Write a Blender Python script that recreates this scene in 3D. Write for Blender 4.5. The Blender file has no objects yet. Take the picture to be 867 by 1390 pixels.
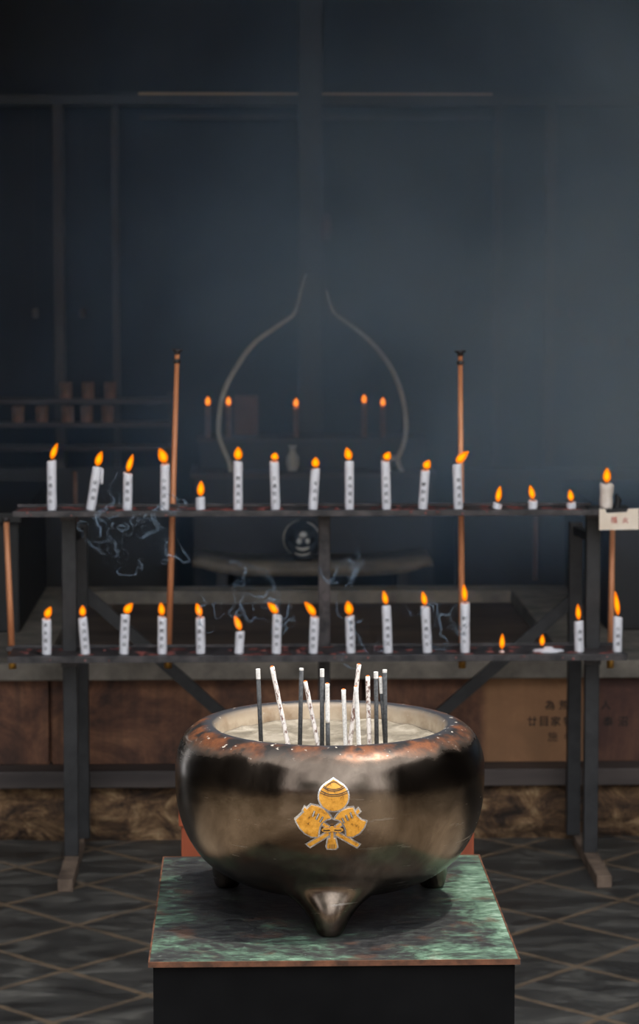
import bpy, bmesh, math, random
import numpy as np
from mathutils import Vector, Matrix, noise
random.seed(7)
PI = math.pi
sc = bpy.context.scene
C = sc.collection

# ------------------------------------------------------------------ camera model
F, CX, CY, HH = 3370.0, 433.5, 650.0, 1.5
PT, YW = math.atan(300 / F), math.atan(98.5 / F)
fv = Vector((math.sin(YW) * math.cos(PT), math.cos(YW) * math.cos(PT), -math.sin(PT)))
rv = Vector((math.cos(YW), -math.sin(YW), 0))
uv = rv.cross(fv)
CAM = Vector((0, 0, HH))

def at(px, py, Y):
    d = fv + rv * ((px - CX) / F) - uv * ((py - CY) / F)
    return CAM + d * (Y / d.y)

def zat(px, py, z):
    d = fv + rv * ((px - CX) / F) - uv * ((py - CY) / F)
    return CAM + d * ((z - HH) / d.z)

cd = bpy.data.cameras.new('camera')
cam = bpy.data.objects.new('camera', cd); C.objects.link(cam)
cam.matrix_world = Matrix.Translation(CAM) @ Matrix((rv, uv, -fv)).transposed().to_4x4()
cd.sensor_fit = 'VERTICAL'; cd.sensor_height = 24; cd.lens = F * 24 / 1390
cd.shift_y = -(695 - CY) / 1390
cd.clip_end = 100
cd.dof.use_dof = True; cd.dof.focus_distance = 3.17; cd.dof.aperture_fstop = cd.lens / 7.5
sc.camera = cam

# ------------------------------------------------------------------ materials
def lin(c):
    return tuple(((v / 255) / 12.92 if v / 255 <= .04045 else ((v / 255 + .055) / 1.055) ** 2.4) for v in c) + (1,)

class NT:
    def __init__(s, name):
        s.m = bpy.data.materials.new(name); s.m.use_nodes = True
        s.t = s.m.node_tree; s.t.nodes.clear()
        s.out = s.n('ShaderNodeOutputMaterial')
    def n(s, t, **kw):
        x = s.t.nodes.new(t)
        for k, v in kw.items(): setattr(x, k, v)
        return x
    def l(s, a, b): s.t.links.new(a, b)
    def bsdf(s, col=None, rough=.6, metal=0, **kw):
        b = s.n('ShaderNodeBsdfPrincipled')
        if col is not None: b.inputs['Base Color'].default_value = col
        b.inputs['Roughness'].default_value = rough; b.inputs['Metallic'].default_value = metal
        for k, v in kw.items(): b.inputs[k.replace('_', ' ')].default_value = v
        s.l(b.outputs[0], s.out.inputs['Surface']); s.b = b
        return b
    def coord(s, scale=(1, 1, 1), kind='Object'):
        tc = s.n('ShaderNodeTexCoord'); mp = s.n('ShaderNodeMapping')
        mp.inputs['Scale'].default_value = scale
        s.l(tc.outputs[kind], mp.inputs['Vector']); return mp.outputs[0]
    def noise(s, vec, scale=5, detail=5, rough=.6, dist=0):
        x = s.n('ShaderNodeTexNoise')
        x.inputs['Scale'].default_value = scale; x.inputs['Detail'].default_value = detail
        x.inputs['Roughness'].default_value = rough; x.inputs['Distortion'].default_value = dist
        s.l(vec, x.inputs['Vector']); return x.outputs[0]
    def ramp(s, fac, stops):
        x = s.n('ShaderNodeValToRGB'); e = x.color_ramp.elements
        while len(e) < len(stops): e.new(.5)
        for q, (p, c) in zip(e, stops):
            q.position = p; q.color = c if len(c) == 4 else tuple(c) + (1,)
        s.l(fac, x.inputs[0]); return x.outputs[0]
    def mix(s, fac, a, b, mode='MIX'):
        x = s.n('ShaderNodeMix', data_type='RGBA', blend_type=mode)
        for sock, v in ((x.inputs[0], fac), (x.inputs[6], a), (x.inputs[7], b)):
            if hasattr(v, 'is_linked'): s.l(v, sock)
            else: sock.default_value = v
        return x.outputs[2]
    def math(s, op, a, b=0.0, c=None):
        x = s.n('ShaderNodeMath', operation=op)
        for sock, v in zip(x.inputs, (a, b, c)):
            if v is None: continue
            if hasattr(v, 'is_linked'): s.l(v, sock)
            else: sock.default_value = v
        return x.outputs[0]
    def bump(s, h, strength=.3, dist=.01):
        x = s.n('ShaderNodeBump'); x.inputs['Strength'].default_value = strength; x.inputs['Distance'].default_value = dist
        s.l(h, x.inputs['Height']); s.l(x.outputs[0], s.b.inputs['Normal'])

def W(v): return (v, v, v, 1)

def mottled(name, c1, c2, scale=8, rough=.6, metal=0, bump=.2, stretch=(1, 1, 1), dist=.002, spec=.5, detail=6, lo=.35, hi=.65):
    t = NT(name); b = t.bsdf(None, rough, metal)
    b.inputs['Specular IOR Level'].default_value = spec
    v = t.coord(stretch); n = t.noise(v, scale, detail)
    t.l(t.ramp(n, [(lo, c1), (hi, c2)]), b.inputs['Base Color'])
    if bump: t.bump(t.noise(v, scale * 3, 6), bump, dist)
    return t.m

M = {}
M['paint'] = mottled('black_painted_steel', lin((20, 20, 21)), lin((40, 39, 40)), 25, .55, .0, .25)
M['shelf'] = mottled('sooty_shelf_steel', lin((30, 29, 31)), lin((74, 68, 68)), 30, .5, .1, .3)
M['wax'] = mottled('candle_wax', lin((216, 214, 220)), lin((234, 232, 236)), 30, .45, 0, .05)
M['waxcream'] = mottled('cream_wax', lin((214, 198, 184)), lin((238, 226, 216)), 30, .45, 0, .1)
M['waxtop'] = mottled('flame_glow_wax_top', lin((235, 190, 175)), lin((245, 215, 205)), 60, .4, 0, 0)  # flame glow put into the pinkish colour of the wax tops
M['redwax'] = mottled('red_wax_drips', lin((84, 48, 46)), lin((160, 92, 84)), 60, .5, 0, .2)
M['ink'] = mottled('candle_ink', lin((52, 52, 58)), lin((84, 84, 90)), 60, .8, 0, 0)
M['wick'] = mottled('charred_wick', lin((14, 10, 8)), lin((40, 24, 16)), 200, .9, 0, 0)
M['copper'] = mottled('copper_rod', lin((186, 116, 76)), lin((226, 156, 112)), 18, .45, .1, .05, (1, 1, .15))
M['brass'] = mottled('brass_tip', lin((150, 104, 40)), lin((196, 144, 60)), 40, .4, .6, .05)
M['dark'] = mottled('dark_interior_wood', lin((18, 16, 16)), lin((34, 31, 30)), 4, .85, 0, .2, (1, 1, .2))
M['black'] = mottled('blackened_wood', lin((14, 14, 15)), lin((26, 25, 25)), 6, .6, 0, .2)
M['pillar'] = mottled('weathered_pillar_wood', lin((48, 42, 37)), lin((82, 72, 62)), 6, .75, 0, .2, (1, 1, .12))
M['beamlight'] = mottled('lit_beam_edge', lin((200, 170, 130)), lin((230, 200, 160)), 5, .7, 0, .1, (.2, 1, 1))  # light along the beam edge put into its pale colour
M['stonetop'] = mottled('grey_stone_slab', lin((84, 78, 70)), lin((128, 119, 108)), 9, .75, 0, .3)
M['recess'] = mottled('brown_hearth_boards', lin((50, 40, 34)), lin((84, 68, 58)), 7, .8, 0, .3, (.3, 1, 1))
M['dusty'] = mottled('dusty_foot_bar', lin((74, 60, 50)), lin((122, 102, 86)), 14, .8, 0, .2)
M['ledge'] = mottled('dark_ledge_plank', lin((44, 37, 35)), lin((78, 67, 62)), 8, .7, 0, .3, (.15, 1, 1))
M['vermilion'] = mottled('vermilion_wood', lin((112, 48, 24)), lin((148, 70, 38)), 9, .6, 0, .2, (1, 1, .2))
M['copperedge'] = mottled('worn_copper_edge', lin((62, 42, 32)), lin((118, 76, 54)), 40, .5, .3, .2)
M['pedestal'] = mottled('dark_pedestal_stone', lin((8, 8, 9)), lin((15, 15, 16)), 10, .95, 0, .4, spec=.1)
M['silver'] = mottled('polished_silver_rim', lin((150, 150, 152)), lin((225, 225, 225)), 60, .25, .85, .1)
M['darkline'] = mottled('crest_engraving', lin((40, 32, 26)), lin((70, 58, 48)), 60, .5, .3, 0)
M['tin'] = mottled('pale_metal_wire', lin((170, 172, 168)), lin((216, 218, 212)), 14, .5, .1, .1)
M['cup'] = mottled('brown_wooden_cup', lin((92, 66, 50)), lin((142, 106, 82)), 20, .7, 0, .1)
M['boxwood'] = mottled('brown_box_wood', lin((84, 62, 52)), lin((112, 84, 70)), 12, .7, 0, .1)
M['reddish'] = mottled('faded_red_fabric', lin((70, 44, 40)), lin((104, 68, 60)), 30, .8, 0, .1)
M['pale'] = mottled('pale_porcelain', lin((170, 176, 180)), lin((205, 210, 212)), 20, .35, 0, 0)
M['paper'] = mottled('cream_card', lin((226, 206, 184)), lin((243, 228, 210)), 18, .8, 0, .05)
M['redink'] = mottled('red_brush_ink', lin((168, 40, 36)), lin((190, 62, 54)), 60, .8, 0, 0)
M['brushink'] = mottled('black_brush_ink', lin((12, 10, 9)), lin((28, 22, 18)), 60, .8, 0, 0)
M['stickdark'] = mottled('dark_grey_incense', lin((44, 45, 47)), lin((78, 78, 78)), 300, .85, 0, .2)
M['stickash'] = mottled('white_incense_ash', lin((205, 200, 194)), lin((240, 236, 230)), 300, .9, 0, .2)
M['stickspot'] = mottled('speckled_incense', lin((128, 96, 84)), lin((236, 226, 218)), 240, .9, 0, .2, (1, 1, .6), lo=.40, hi=.50)
M['leaf'] = mottled('dark_leaves', lin((26, 34, 24)), lin((48, 60, 40)), 9, .8, 0, .5)
M['bark'] = mottled('tree_bark', lin((40, 34, 28)), lin((70, 60, 50)), 6, .9, 0, .3)

def emis(name, col, st, alpha=1):
    t = NT(name); e = t.n('ShaderNodeEmission'); e.inputs[0].default_value = col; e.inputs[1].default_value = st
    if alpha < 1:
        tr = t.n('ShaderNodeBsdfTransparent'); mx = t.n('ShaderNodeMixShader'); mx.inputs[0].default_value = alpha
        t.l(tr.outputs[0], mx.inputs[1]); t.l(e.outputs[0], mx.inputs[2]); t.l(mx.outputs[0], t.out.inputs['Surface'])
    else: t.l(e.outputs[0], t.out.inputs['Surface'])
    return t.m
M['flame'] = emis('orange_flame', (1, .20, .002, 1), .70, .70)
M['core'] = emis('yellow_flame_core', (1, .52, .006, 1), 1.5)
M['ember'] = emis('glowing_ember', (1, .22, .05, 1), 1.0)

# wood panel wall with boards
t = NT('red_brown_panels'); b = t.bsdf(None, .75)
v = t.coord((1, 1, 1)); n1 = t.noise(v, 6, 10, .72, .6)
vs = t.coord((6, 6, .5)); n2 = t.noise(vs, 6, 6)
c = t.ramp(n1, [(.34, lin((44, 28, 22))), (.5, lin((100, 64, 45))), (.68, lin((146, 102, 72)))])
c2 = t.mix(t.ramp(n2, [(.30, W(.45)), (.6, W(1))]), lin((56, 38, 30)), c)
sx = t.n('ShaderNodeSeparateXYZ'); t.l(t.coord(), sx.inputs[0])
tan = t.ramp(t.math('MULTIPLY', t.math('ADD', sx.outputs[0], 1), .5), [(.80, W(0)), (.812, W(1)), (.936, W(1)), (.945, W(0))])
c3 = t.mix(t.math('MULTIPLY', tan, .55), c2, lin((170, 124, 84)))
redd = t.ramp(t.math('MULTIPLY', t.math('ADD', sx.outputs[0], 1), .5), [(.938, W(0)), (.95, W(1))])
c4 = t.mix(t.math('MULTIPLY', redd, .7), c3, lin((62, 34, 28)))
t.l(c4, b.inputs['Base Color']); t.bump(n2, .2, .003); M['panel'] = t.m

# rough stone
t = NT('rough_brown_rock'); b = t.bsdf(None, .85)
v = t.coord((1, 1, 1.3)); n1 = t.noise(v, 10, 10, .74, .9); n2 = t.noise(v, 34, 8, .7, .3)
c = t.ramp(n1, [(.36, lin((38, 26, 18))), (.47, lin((96, 70, 48))), (.56, lin((146, 112, 78))), (.68, lin((214, 178, 134)))])
c = t.mix(t.ramp(n2, [(.3, W(.55)), (.6, W(1))]), lin((36, 28, 22)), c)
t.l(c, b.inputs['Base Color']); t.bump(n1, .9, .03); M['rock'] = t.m

# slate diamond paving
t = NT('slate_diamond_paving'); b = t.bsdf(None, .6)
sx = t.n('ShaderNodeSeparateXYZ'); t.l(t.coord(), sx.inputs[0])
wob = t.math('MULTIPLY', t.math('SUBTRACT', t.noise(t.coord(), 9, 4), .5), .02)
U = t.math('DIVIDE', t.math('SUBTRACT', t.math('ADD', t.math('ADD', sx.outputs[0], sx.outputs[1]), wob), 5.12), .361)
V = t.math('DIVIDE', t.math('SUBTRACT', t.math('ADD', t.math('SUBTRACT', sx.outputs[1], sx.outputs[0]), wob), 4.81), .361)
def edge(q):
    fr = t.math('FRACT', q); return t.math('ABSOLUTE', t.math('SUBTRACT', fr, .5))
e = t.math('MAXIMUM', edge(U), edge(V))
grout = t.math('MULTIPLY', t.ramp(e, [(.458, W(0)), (.480, W(1))]), t.ramp(t.noise(t.coord(), 14, 6, .7), [(.32, W(.25)), (.55, W(.95))]))
cb = t.n('ShaderNodeCombineXYZ'); t.l(t.math('FLOOR', U), cb.inputs[0]); t.l(t.math('FLOOR', V), cb.inputs[1])
wn = t.n('ShaderNodeTexWhiteNoise', noise_dimensions='2D'); t.l(cb.outputs[0], wn.inputs['Vector'])
n1 = t.noise(t.coord((1, 2.2, 1)), 5, 8, .65, 1.0); n2 = t.noise(t.coord(), 60, 4)
c = t.ramp(n1, [(.32, lin((30, 30, 29))), (.5, lin((60, 58, 55))), (.68, lin((104, 100, 93)))])
c = t.mix(t.math('MULTIPLY', wn.outputs[0], .45), c, lin((36, 35, 33)))
c = t.mix(grout, c, t.mix(n2, lin((92, 76, 60)), lin((126, 106, 84))))
t.l(c, b.inputs['Base Color']); t.l(t.ramp(n1, [(.3, W(.4)), (.7, W(.7))]), b.inputs['Roughness'])
t.bump(t.math('SUBTRACT', n1, t.math('MULTIPLY', grout, .6)), .35, .01); M['slate'] = t.m

M['gravel'] = mottled('pale_courtyard_gravel', lin((128, 116, 98)), lin((176, 162, 142)), 3, .9, 0, .4, detail=9)
M['reflection_strip'] = mottled('brown_reflection_strip', lin((70, 58, 46)), lin((112, 96, 78)), 3, .85, 0, .4, detail=9)  # brown for an added ground strip that dims the bowl's reflection
M['plaster'] = mottled('pale_plaster', lin((170, 160, 140)), lin((196, 186, 168)), 2, .9, 0, .1)
M['rooftile'] = mottled('dark_roof', lin((30, 30, 32)), lin((52, 52, 54)), 8, .7, 0, .3)

# verdigris plate
t = NT('verdigris_copper_plate'); b = t.bsdf(None, .42, .0)
v = t.coord((1, 1, 1)); vs = t.coord((5, 10, 5)); 
big = t.noise(v, 7, 7, .7, .8); st = t.noise(vs, 9, 9, .75, .5); fine = t.noise(v, 120, 5, .7)
sx = t.n('ShaderNodeSeparateXYZ'); t.l(t.coord(), sx.inputs[0])
# greener towards the outer rim of the plate, darker in the centre
dx = t.math('DIVIDE', t.math('SUBTRACT', sx.outputs[0], .108), .231)
dy = t.math('DIVIDE', t.math('SUBTRACT', sx.outputs[1], 3.305), .275)
ed = t.math('POWER', t.math('MAXIMUM', t.math('ABSOLUTE', dx), t.math('ABSOLUTE', dy)), 2.5)
sp2 = t.noise(t.coord((1, 1.6, 1)), 34, 9, .78, .3)
g = t.math('ADD', t.math('ADD', t.math('MULTIPLY', st, .38), t.math('MULTIPLY', sp2, .42)), t.math('ADD', t.math('MULTIPLY', big, .62), t.math('MULTIPLY', ed, .13)))
g = t.math('ADD', g, t.math('MULTIPLY', dx, .045))
c = t.ramp(g, [(.60, lin((12, 13, 14))), (.70, lin((32, 32, 33))), (.775, lin((46, 46, 44))), (.83, lin((58, 74, 62))), (.91, lin((88, 112, 92))), (.99, lin((130, 150, 132)))])
brown = t.ramp(t.noise(v, 16, 6, .6), [(.56, W(0)), (.66, W(.8))])
c = t.mix(t.math('MULTIPLY', brown, .8), c, lin((78, 54, 42)))
c = t.mix(t.ramp(fine, [(.66, W(0)), (.72, W(.8))]), c, lin((196, 200, 190)))
t.l(c, b.inputs['Base Color']); t.l(t.ramp(st, [(.3, W(.3)), (.7, W(.6))]), b.inputs['Roughness'])
t.bump(st, .35, .003); M['verdigris'] = t.m

# bowl bronze
t = NT('worn_dark_bronze'); b = t.bsdf(None, .16, 1.0)
tc = t.coord(); sx = t.n('ShaderNodeSeparateXYZ'); t.l(tc, sx.inputs[0])
rad = t.math('SQRT', t.math('ADD', t.math('POWER', sx.outputs[0], 2), t.math('POWER', sx.outputs[1], 2)))
z = sx.outputs[2]
n1 = t.noise(tc, 9, 7, .65, .6); n2 = t.noise(tc, 45, 6, .7); n3 = t.noise(t.coord((1, 1, 9)), 14, 5, .7); n4 = t.noise(tc, 26, 4, .55)
body = t.ramp(n1, [(.3, lin((62, 53, 46))), (.52, lin((98, 87, 77))), (.72, lin((132, 119, 106)))])
wig = t.math('MULTIPLY', t.math('SUBTRACT', n1, .5), .045)
zr = t.math('ADD', z, wig)
cop = t.ramp(zr, [(.229, W(0)), (.243, W(1))])           # height above the plate
rust = t.ramp(n4, [(.40, lin((22, 16, 14))), (.5, lin((78, 42, 20))), (.58, lin((108, 60, 28))), (.66, lin((28, 22, 20)))])
c = t.mix(cop, body, rust)
inner = t.ramp(t.math('ADD', rad, t.math('MULTIPLY', t.math('SUBTRACT', n2, .5), .03)), [(.166, W(1)), (.176, W(0))])
c = t.mix(t.math('MULTIPLY', inner, cop), c, lin((46, 46, 50)))
cream = t.ramp(t.math('ADD', rad, t.math('MULTIPLY', t.math('SUBTRACT', n4, .5), .006)), [(.1545, W(1)), (.157, W(0))])
cz = t.math('GREATER_THAN', z, .15)
creamm = t.math('MULTIPLY', cream, cz)
c = t.mix(creamm, c, t.ramp(n4, [(.3, lin((140, 116, 90))), (.6, lin((190, 172, 148)))]))
spots = t.ramp(t.noise(t.coord((1, 1, 1.6)), 75, 5, .7), [(.72, W(0)), (.74, W(1))])
spots2 = t.math('MULTIPLY', t.ramp(t.noise(t.coord((1, 1, 2)), 95, 3, .6), [(.66, W(0)), (.69, W(1))]), cop)
sp = t.math('MAXIMUM', t.math('MULTIPLY', spots, .7), spots2)
c = t.mix(sp, c, lin((176, 164, 150)))
mpn = t.n('ShaderNodeMapping'); tcc = t.n('ShaderNodeTexCoord'); t.l(tcc.outputs['Object'], mpn.inputs['Vector'])
mpn.inputs['Rotation'].default_value = (0, .6, 0); mpn.inputs['Scale'].default_value = (14, 14, 160)
n5 = t.noise(mpn.outputs[0], 1, 4, .6); n6 = t.noise(tc, 5, 2)
fine_s = t.math('MULTIPLY', t.ramp(n5, [(.62, W(0)), (.70, W(1))]), t.ramp(n6, [(.52, W(0)), (.62, W(1))]))
scr = t.math('MAXIMUM', t.ramp(n3, [(.70, W(0)), (.74, W(1))]), fine_s)
c = t.mix(t.math('MULTIPLY', scr, .35), c, lin((190, 186, 180)))
t.l(c, b.inputs['Base Color'])
dull = t.math('MAXIMUM', t.math('MULTIPLY', sp, .9), t.math('MAXIMUM', creamm, t.math('MULTIPLY', cop, .6)))
t.l(t.math('SUBTRACT', 1.0, dull), b.inputs['Metallic'])
rg = t.ramp(n1, [(.3, W(.16)), (.7, W(.28))])
rg = t.mix(t.math('MAXIMUM', t.math('MULTIPLY', cop, .62), t.math('MAXIMUM', t.math('MULTIPLY', scr, .25), t.math('MULTIPLY', creamm, .8))), rg, W(.9))
t.l(rg, b.inputs['Roughness'])
t.bump(t.math('ADD', n2, t.math('MULTIPLY', n1, .8)), .10, .002); M['bronze'] = t.m

t = NT('grey_beige_ash'); b = t.bsdf(None, .95)
n1 = t.noise(t.coord(), 22, 8, .65, .5)
t.l(t.ramp(n1, [(.3, lin((78, 70, 58))), (.5, lin((118, 108, 92))), (.7, lin((158, 148, 132)))]), b.inputs['Base Color']); t.bump(n1, .7, .01); M['ash'] = t.m
t = NT('worn_gold_inlay'); b = t.bsdf(None, .38, .35)
n1 = t.noise(t.coord(), 130, 5, .7)
t.l(t.ramp(n1, [(.30, lin((104, 66, 22))), (.42, lin((206, 142, 46))), (.65, lin((232, 170, 70)))]), b.inputs['Base Color']); M['gold'] = t.m

t = NT('thin_blue_smoke'); df = t.n('ShaderNodeBsdfDiffuse'); df.inputs[0].default_value = (.55, .75, .95, 1)
tl = t.n('ShaderNodeBsdfTranslucent'); tl.inputs[0].default_value = (.55, .75, .95, 1)
ad = t.n('ShaderNodeMixShader'); t.l(df.outputs[0], ad.inputs[1]); t.l(tl.outputs[0], ad.inputs[2])
tr = t.n('ShaderNodeBsdfTransparent'); mx = t.n('ShaderNodeMixShader')
al = t.ramp(t.noise(t.coord(), 30, 3), [(.35, W(.02)), (.62, W(.24))])
t.l(al, mx.inputs[0])
t.l(tr.outputs[0], mx.inputs[1]); t.l(ad.outputs[0], mx.inputs[2]); t.l(mx.outputs[0], t.out.inputs['Surface']); M['wisp'] = t.m

# smoke haze volume
t = NT('smoke_haze'); vs_ = t.n('ShaderNodeVolumeScatter'); vs_.inputs['Color'].default_value = (.33, .51, .76, 1)
vs_.inputs['Anisotropy'].default_value = 0.0
tc = t.coord(); sx = t.n('ShaderNodeSeparateXYZ'); t.l(tc, sx.inputs[0])
n1 = t.noise(tc, 1.15, 5, .55, .7)
mr = t.n('ShaderNodeMapRange'); t.l(sx.outputs[0], mr.inputs[0]); mr.inputs[1].default_value = -.75; mr.inputs[2].default_value = 1.15
mr.inputs[3].default_value = .08; mr.inputs[4].default_value = 1.0; mr.interpolation_type = 'SMOOTHSTEP'
mz = t.n('ShaderNodeMapRange'); t.l(sx.outputs[2], mz.inputs[0]); mz.inputs[1].default_value = .50; mz.inputs[2].default_value = 1.05
mz.inputs[3].default_value = .15; mz.inputs[4].default_value = 1.0; mz.interpolation_type = 'SMOOTHSTEP'
mu = t.n('ShaderNodeMapRange'); t.l(sx.outputs[2], mu.inputs[0]); mu.inputs[1].default_value = 1.75; mu.inputs[2].default_value = 2.3
mu.inputs[3].default_value = 1.0; mu.inputs[4].default_value = .45; mu.interpolation_type = 'SMOOTHSTEP'
d = t.math('MULTIPLY', t.ramp(n1, [(.38, W(.2)), (.64, W(1))]), mr.outputs[0])
d = t.math('MULTIPLY', t.math('MULTIPLY', d, mz.outputs[0]), mu.outputs[0])
HAZE = 1.75
t.l(t.math('MULTIPLY', d, HAZE), vs_.inputs['Density']); t.l(vs_.outputs[0], t.out.inputs['Volume']); M['haze'] = t.m

# ------------------------------------------------------------------ mesh helpers
def finish(name, bm, mat, parent=None, smooth=False, loc=None, mats=None):
    me = bpy.data.meshes.new(name); bm.normal_update(); bm.to_mesh(me); bm.free()
    for m_ in (mats or [mat]): me.materials.append(M[m_] if isinstance(m_, str) else m_)
    o = bpy.data.objects.new(name, me); C.objects.link(o)
    if smooth:
        for p in me.polygons: p.use_smooth = True
    if parent: o.parent = parent
    if loc is not None: o.location = loc
    return o

def tag(o, label=None, cat=None, group=None, kind=None):
    if label: o['label'] = label
    if cat: o['category'] = cat
    if group: o['group'] = group
    if kind: o['kind'] = kind
    return o

def empty(name, loc, label=None, cat=None, group=None):
    o = bpy.data.objects.new(name, None); C.objects.link(o); o.location = loc; o.empty_display_size = .05
    return tag(o, label, cat, group)

def box(bm, x0, x1, y0, y1, z0, z1, bev=0.0):
    r = bmesh.ops.create_cube(bm, size=1)['verts']
    for v in r:
        v.co = Vector((x0 + (v.co.x + .5) * (x1 - x0), y0 + (v.co.y + .5) * (y1 - y0), z0 + (v.co.z + .5) * (z1 - z0)))
    if bev:
        es = list({e for v in r for e in v.link_edges})
        bmesh.ops.bevel(bm, geom=es, offset=bev, segments=2, affect='EDGES', profile=.5)
    return bm

def bar(bm, a, b, w, h, up=Vector((0, 0, 1))):
    a, b = Vector(a), Vector(b); d = (b - a); L = d.length; d.normalize()
    s = d.cross(up)
    if s.length < 1e-4: s = d.cross(Vector((0, 1, 0)))
    s.normalize(); u2 = s.cross(d)
    vs = []
    for p in (a, b):
        for (i, j) in ((-1, -1), (1, -1), (1, 1), (-1, 1)):
            vs.append(bm.verts.new(p + s * (i * w / 2) + u2 * (j * h / 2)))
    for f in ((3, 2, 1, 0), (4, 5, 6, 7), (0, 1, 5, 4), (1, 2, 6, 5), (2, 3, 7, 6), (3, 0, 4, 7)):
        bm.faces.new([vs[i] for i in f])
    return bm

def lathe(bm, prof, seg=24, close=True, xf=None):
    """prof: list of (r, z); r==0 allowed at the ends"""
    rings = []
    for r, z in prof:
        if r < 1e-6: rings.append([bm.verts.new((0, 0, z))])
        else: rings.append([bm.verts.new((r * math.cos(2 * PI * i / seg), r * math.sin(2 * PI * i / seg), z)) for i in range(seg)])
    for a, b in zip(rings, rings[1:]):
        for i in range(seg):
            j = (i + 1) % seg
            if len(a) == 1 and len(b) == 1: continue
            if len(a) == 1: bm.faces.new((a[0], b[j], b[i]))
            elif len(b) == 1: bm.faces.new((a[i], a[j], b[0]))
            else: bm.faces.new((a[i], a[j], b[j], b[i]))
    if xf: 
        for rg in rings:
            for v in rg: v.co = xf(v.co)
    return bm

def tube(bm, pts, rad, seg=8, caps=True):
    pts = [Vector(p) for p in pts]; n = len(pts); rings = []
    nrm = None
    for i, p in enumerate(pts):
        d = (pts[min(i + 1, n - 1)] - pts[max(i - 1, 0)]).normalized()
        if nrm is None:
            nrm = d.cross(Vector((.3, 1, .2))).normalized()
        nrm = (nrm - d * nrm.dot(d)).normalized(); bn = d.cross(nrm)
        r = rad[i] if isinstance(rad, (list, tuple)) else rad
        rings.append([bm.verts.new(p + nrm * (r * math.cos(2 * PI * k / seg)) + bn * (r * math.sin(2 * PI * k / seg))) for k in range(seg)])
    for a, b in zip(rings, rings[1:]):
        for i in range(seg): bm.faces.new((a[i], a[(i + 1) % seg], b[(i + 1) % seg], b[i]))
    if caps: bm.faces.new(rings[0][::-1]); bm.faces.new(rings[-1])
    return bm

def spline(pts, n):
    P = [np.array(p, float) for p in pts]; P = [2 * P[0] - P[1]] + P + [2 * P[-1] - P[-2]]
    out = []
    for i in range(1, len(P) - 2):
        for k in range(n):
            u = k / n; a, b_, c_, d_ = P[i - 1:i + 3]
            out.append(.5 * (2 * b_ + (c_ - a) * u + (2 * a - 5 * b_ + 4 * c_ - d_) * u * u + (3 * b_ - a - 3 * c_ + d_) * u ** 3))
    out.append(P[-2]); return out

def NB(): return bmesh.new()

# glyphs: character outlines as small flat meshes
_g = {}
def glyph(ch):
    if ch not in _g:
        cu = bpy.data.curves.new('glyph', 'FONT'); cu.body = ch; cu.align_x = 'CENTER'; cu.size = 1.0; cu.resolution_u = 2
        cu.offset = 0 if ch in '種願就健施' else .012
        o = bpy.data.objects.new('glyph', cu); C.objects.link(o)
        dg = bpy.context.evaluated_depsgraph_get(); dg.update()
        me = o.evaluated_get(dg).to_mesh()
        vs = [v.co.copy() for v in me.vertices]; fs = [tuple(p.vertices) for p in me.polygons]
        o.evaluated_get(dg).to_mesh_clear()
        bpy.data.objects.remove(o); bpy.data.curves.remove(cu)
        if vs:
            x0 = min(v.x for v in vs); x1 = max(v.x for v in vs); y0 = min(v.y for v in vs); y1 = max(v.y for v in vs)
            s = 1 / max(x1 - x0, y1 - y0, .01)
            vs = [((v.x - (x0 + x1) / 2) * s, (v.y - (y0 + y1) / 2) * s) for v in vs]
        _g[ch] = (vs, fs)
    return _g[ch]

def put_glyph(bm, ch, size, fn):
    vs, fs = glyph(ch)
    nv = [bm.verts.new(fn(x * size, y * size)) for x, y in vs]
    for f in fs:
        try: bm.faces.new([nv[i] for i in f])
        except ValueError: pass

# ------------------------------------------------------------------ the setting
def struct(name, bm, mat, **kw): return tag(finish(name, bm, mat, **kw), kind='structure')

ZS = at(433, 898, 6.33).z          # top of the stone slab
bm = NB(); box(bm, -4, 5, 4.35, 7.0, -.1, 0); struct('floor', bm, 'slate')
bm = NB(); box(bm, -9, 10, -10, 4.35, -.12, 0); struct('ground', bm, 'gravel')
bm = NB(); box(bm, -.75, .95, -9, 4.34, -.02, .006); struct('reflection_strip', bm, 'reflection_strip')  # added unseen strip, keeps the middle of the bowl's reflection dark
bm = NB(); box(bm, -3.2, 4.4, 4.2, 9.9, 3.0, 3.14); struct('ceiling', bm, 'dark')
bm = NB(); box(bm, -2.6, 3.6, 9.6, 9.75, 0, 3.0)
struct('wall_back', bm, 'dark')
bm = NB(); box(bm, -2.7, -2.58, 6.4, 9.75, 0, 3.0); struct('wall_left', bm, 'dark')
bm = NB(); box(bm, 3.58, 3.7, 6.4, 9.75, 0, 3.0); struct('wall_right', bm, 'dark')

# rough stone base: a displaced face
bm = NB(); NX, NZ = 420, 44
X0, X1 = -2.2, 2.9
ZL0, ZL1 = at(433, 1066, 6.30).z, at(433, 1046, 6.27).z
grid = []
for j in range(NZ + 1):
    row = []
    for i in range(NX + 1):
        x = X0 + (X1 - X0) * i / NX; z_ = ZL0 * j / NZ
        d = noise.fractal(Vector((x * 5, z_ * 9, 1.3)), .8, 2.1, 5) * .018 + abs(noise.noise(Vector((x * 2.4, z_ * 3.2, 5)))) * -.03
        row.append(bm.verts.new((x, 6.315 - d - .02 * math.sin(PI * min(1, j / NZ)), z_)))
    grid.append(row)
for j in range(NZ):
    for i in range(NX): bm.faces.new((grid[j][i], grid[j][i + 1], grid[j + 1][i + 1], grid[j + 1][i]))
box(bm, X0, X1, 6.36, 6.5, 0, ZL0)
struct('wall_plinth', bm, 'rock', smooth=True)
bm = NB(); box(bm, X0, X1, 6.275, 6.5, ZL0, ZL1, .004); struct('trim_1', bm, 'ledge')
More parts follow.
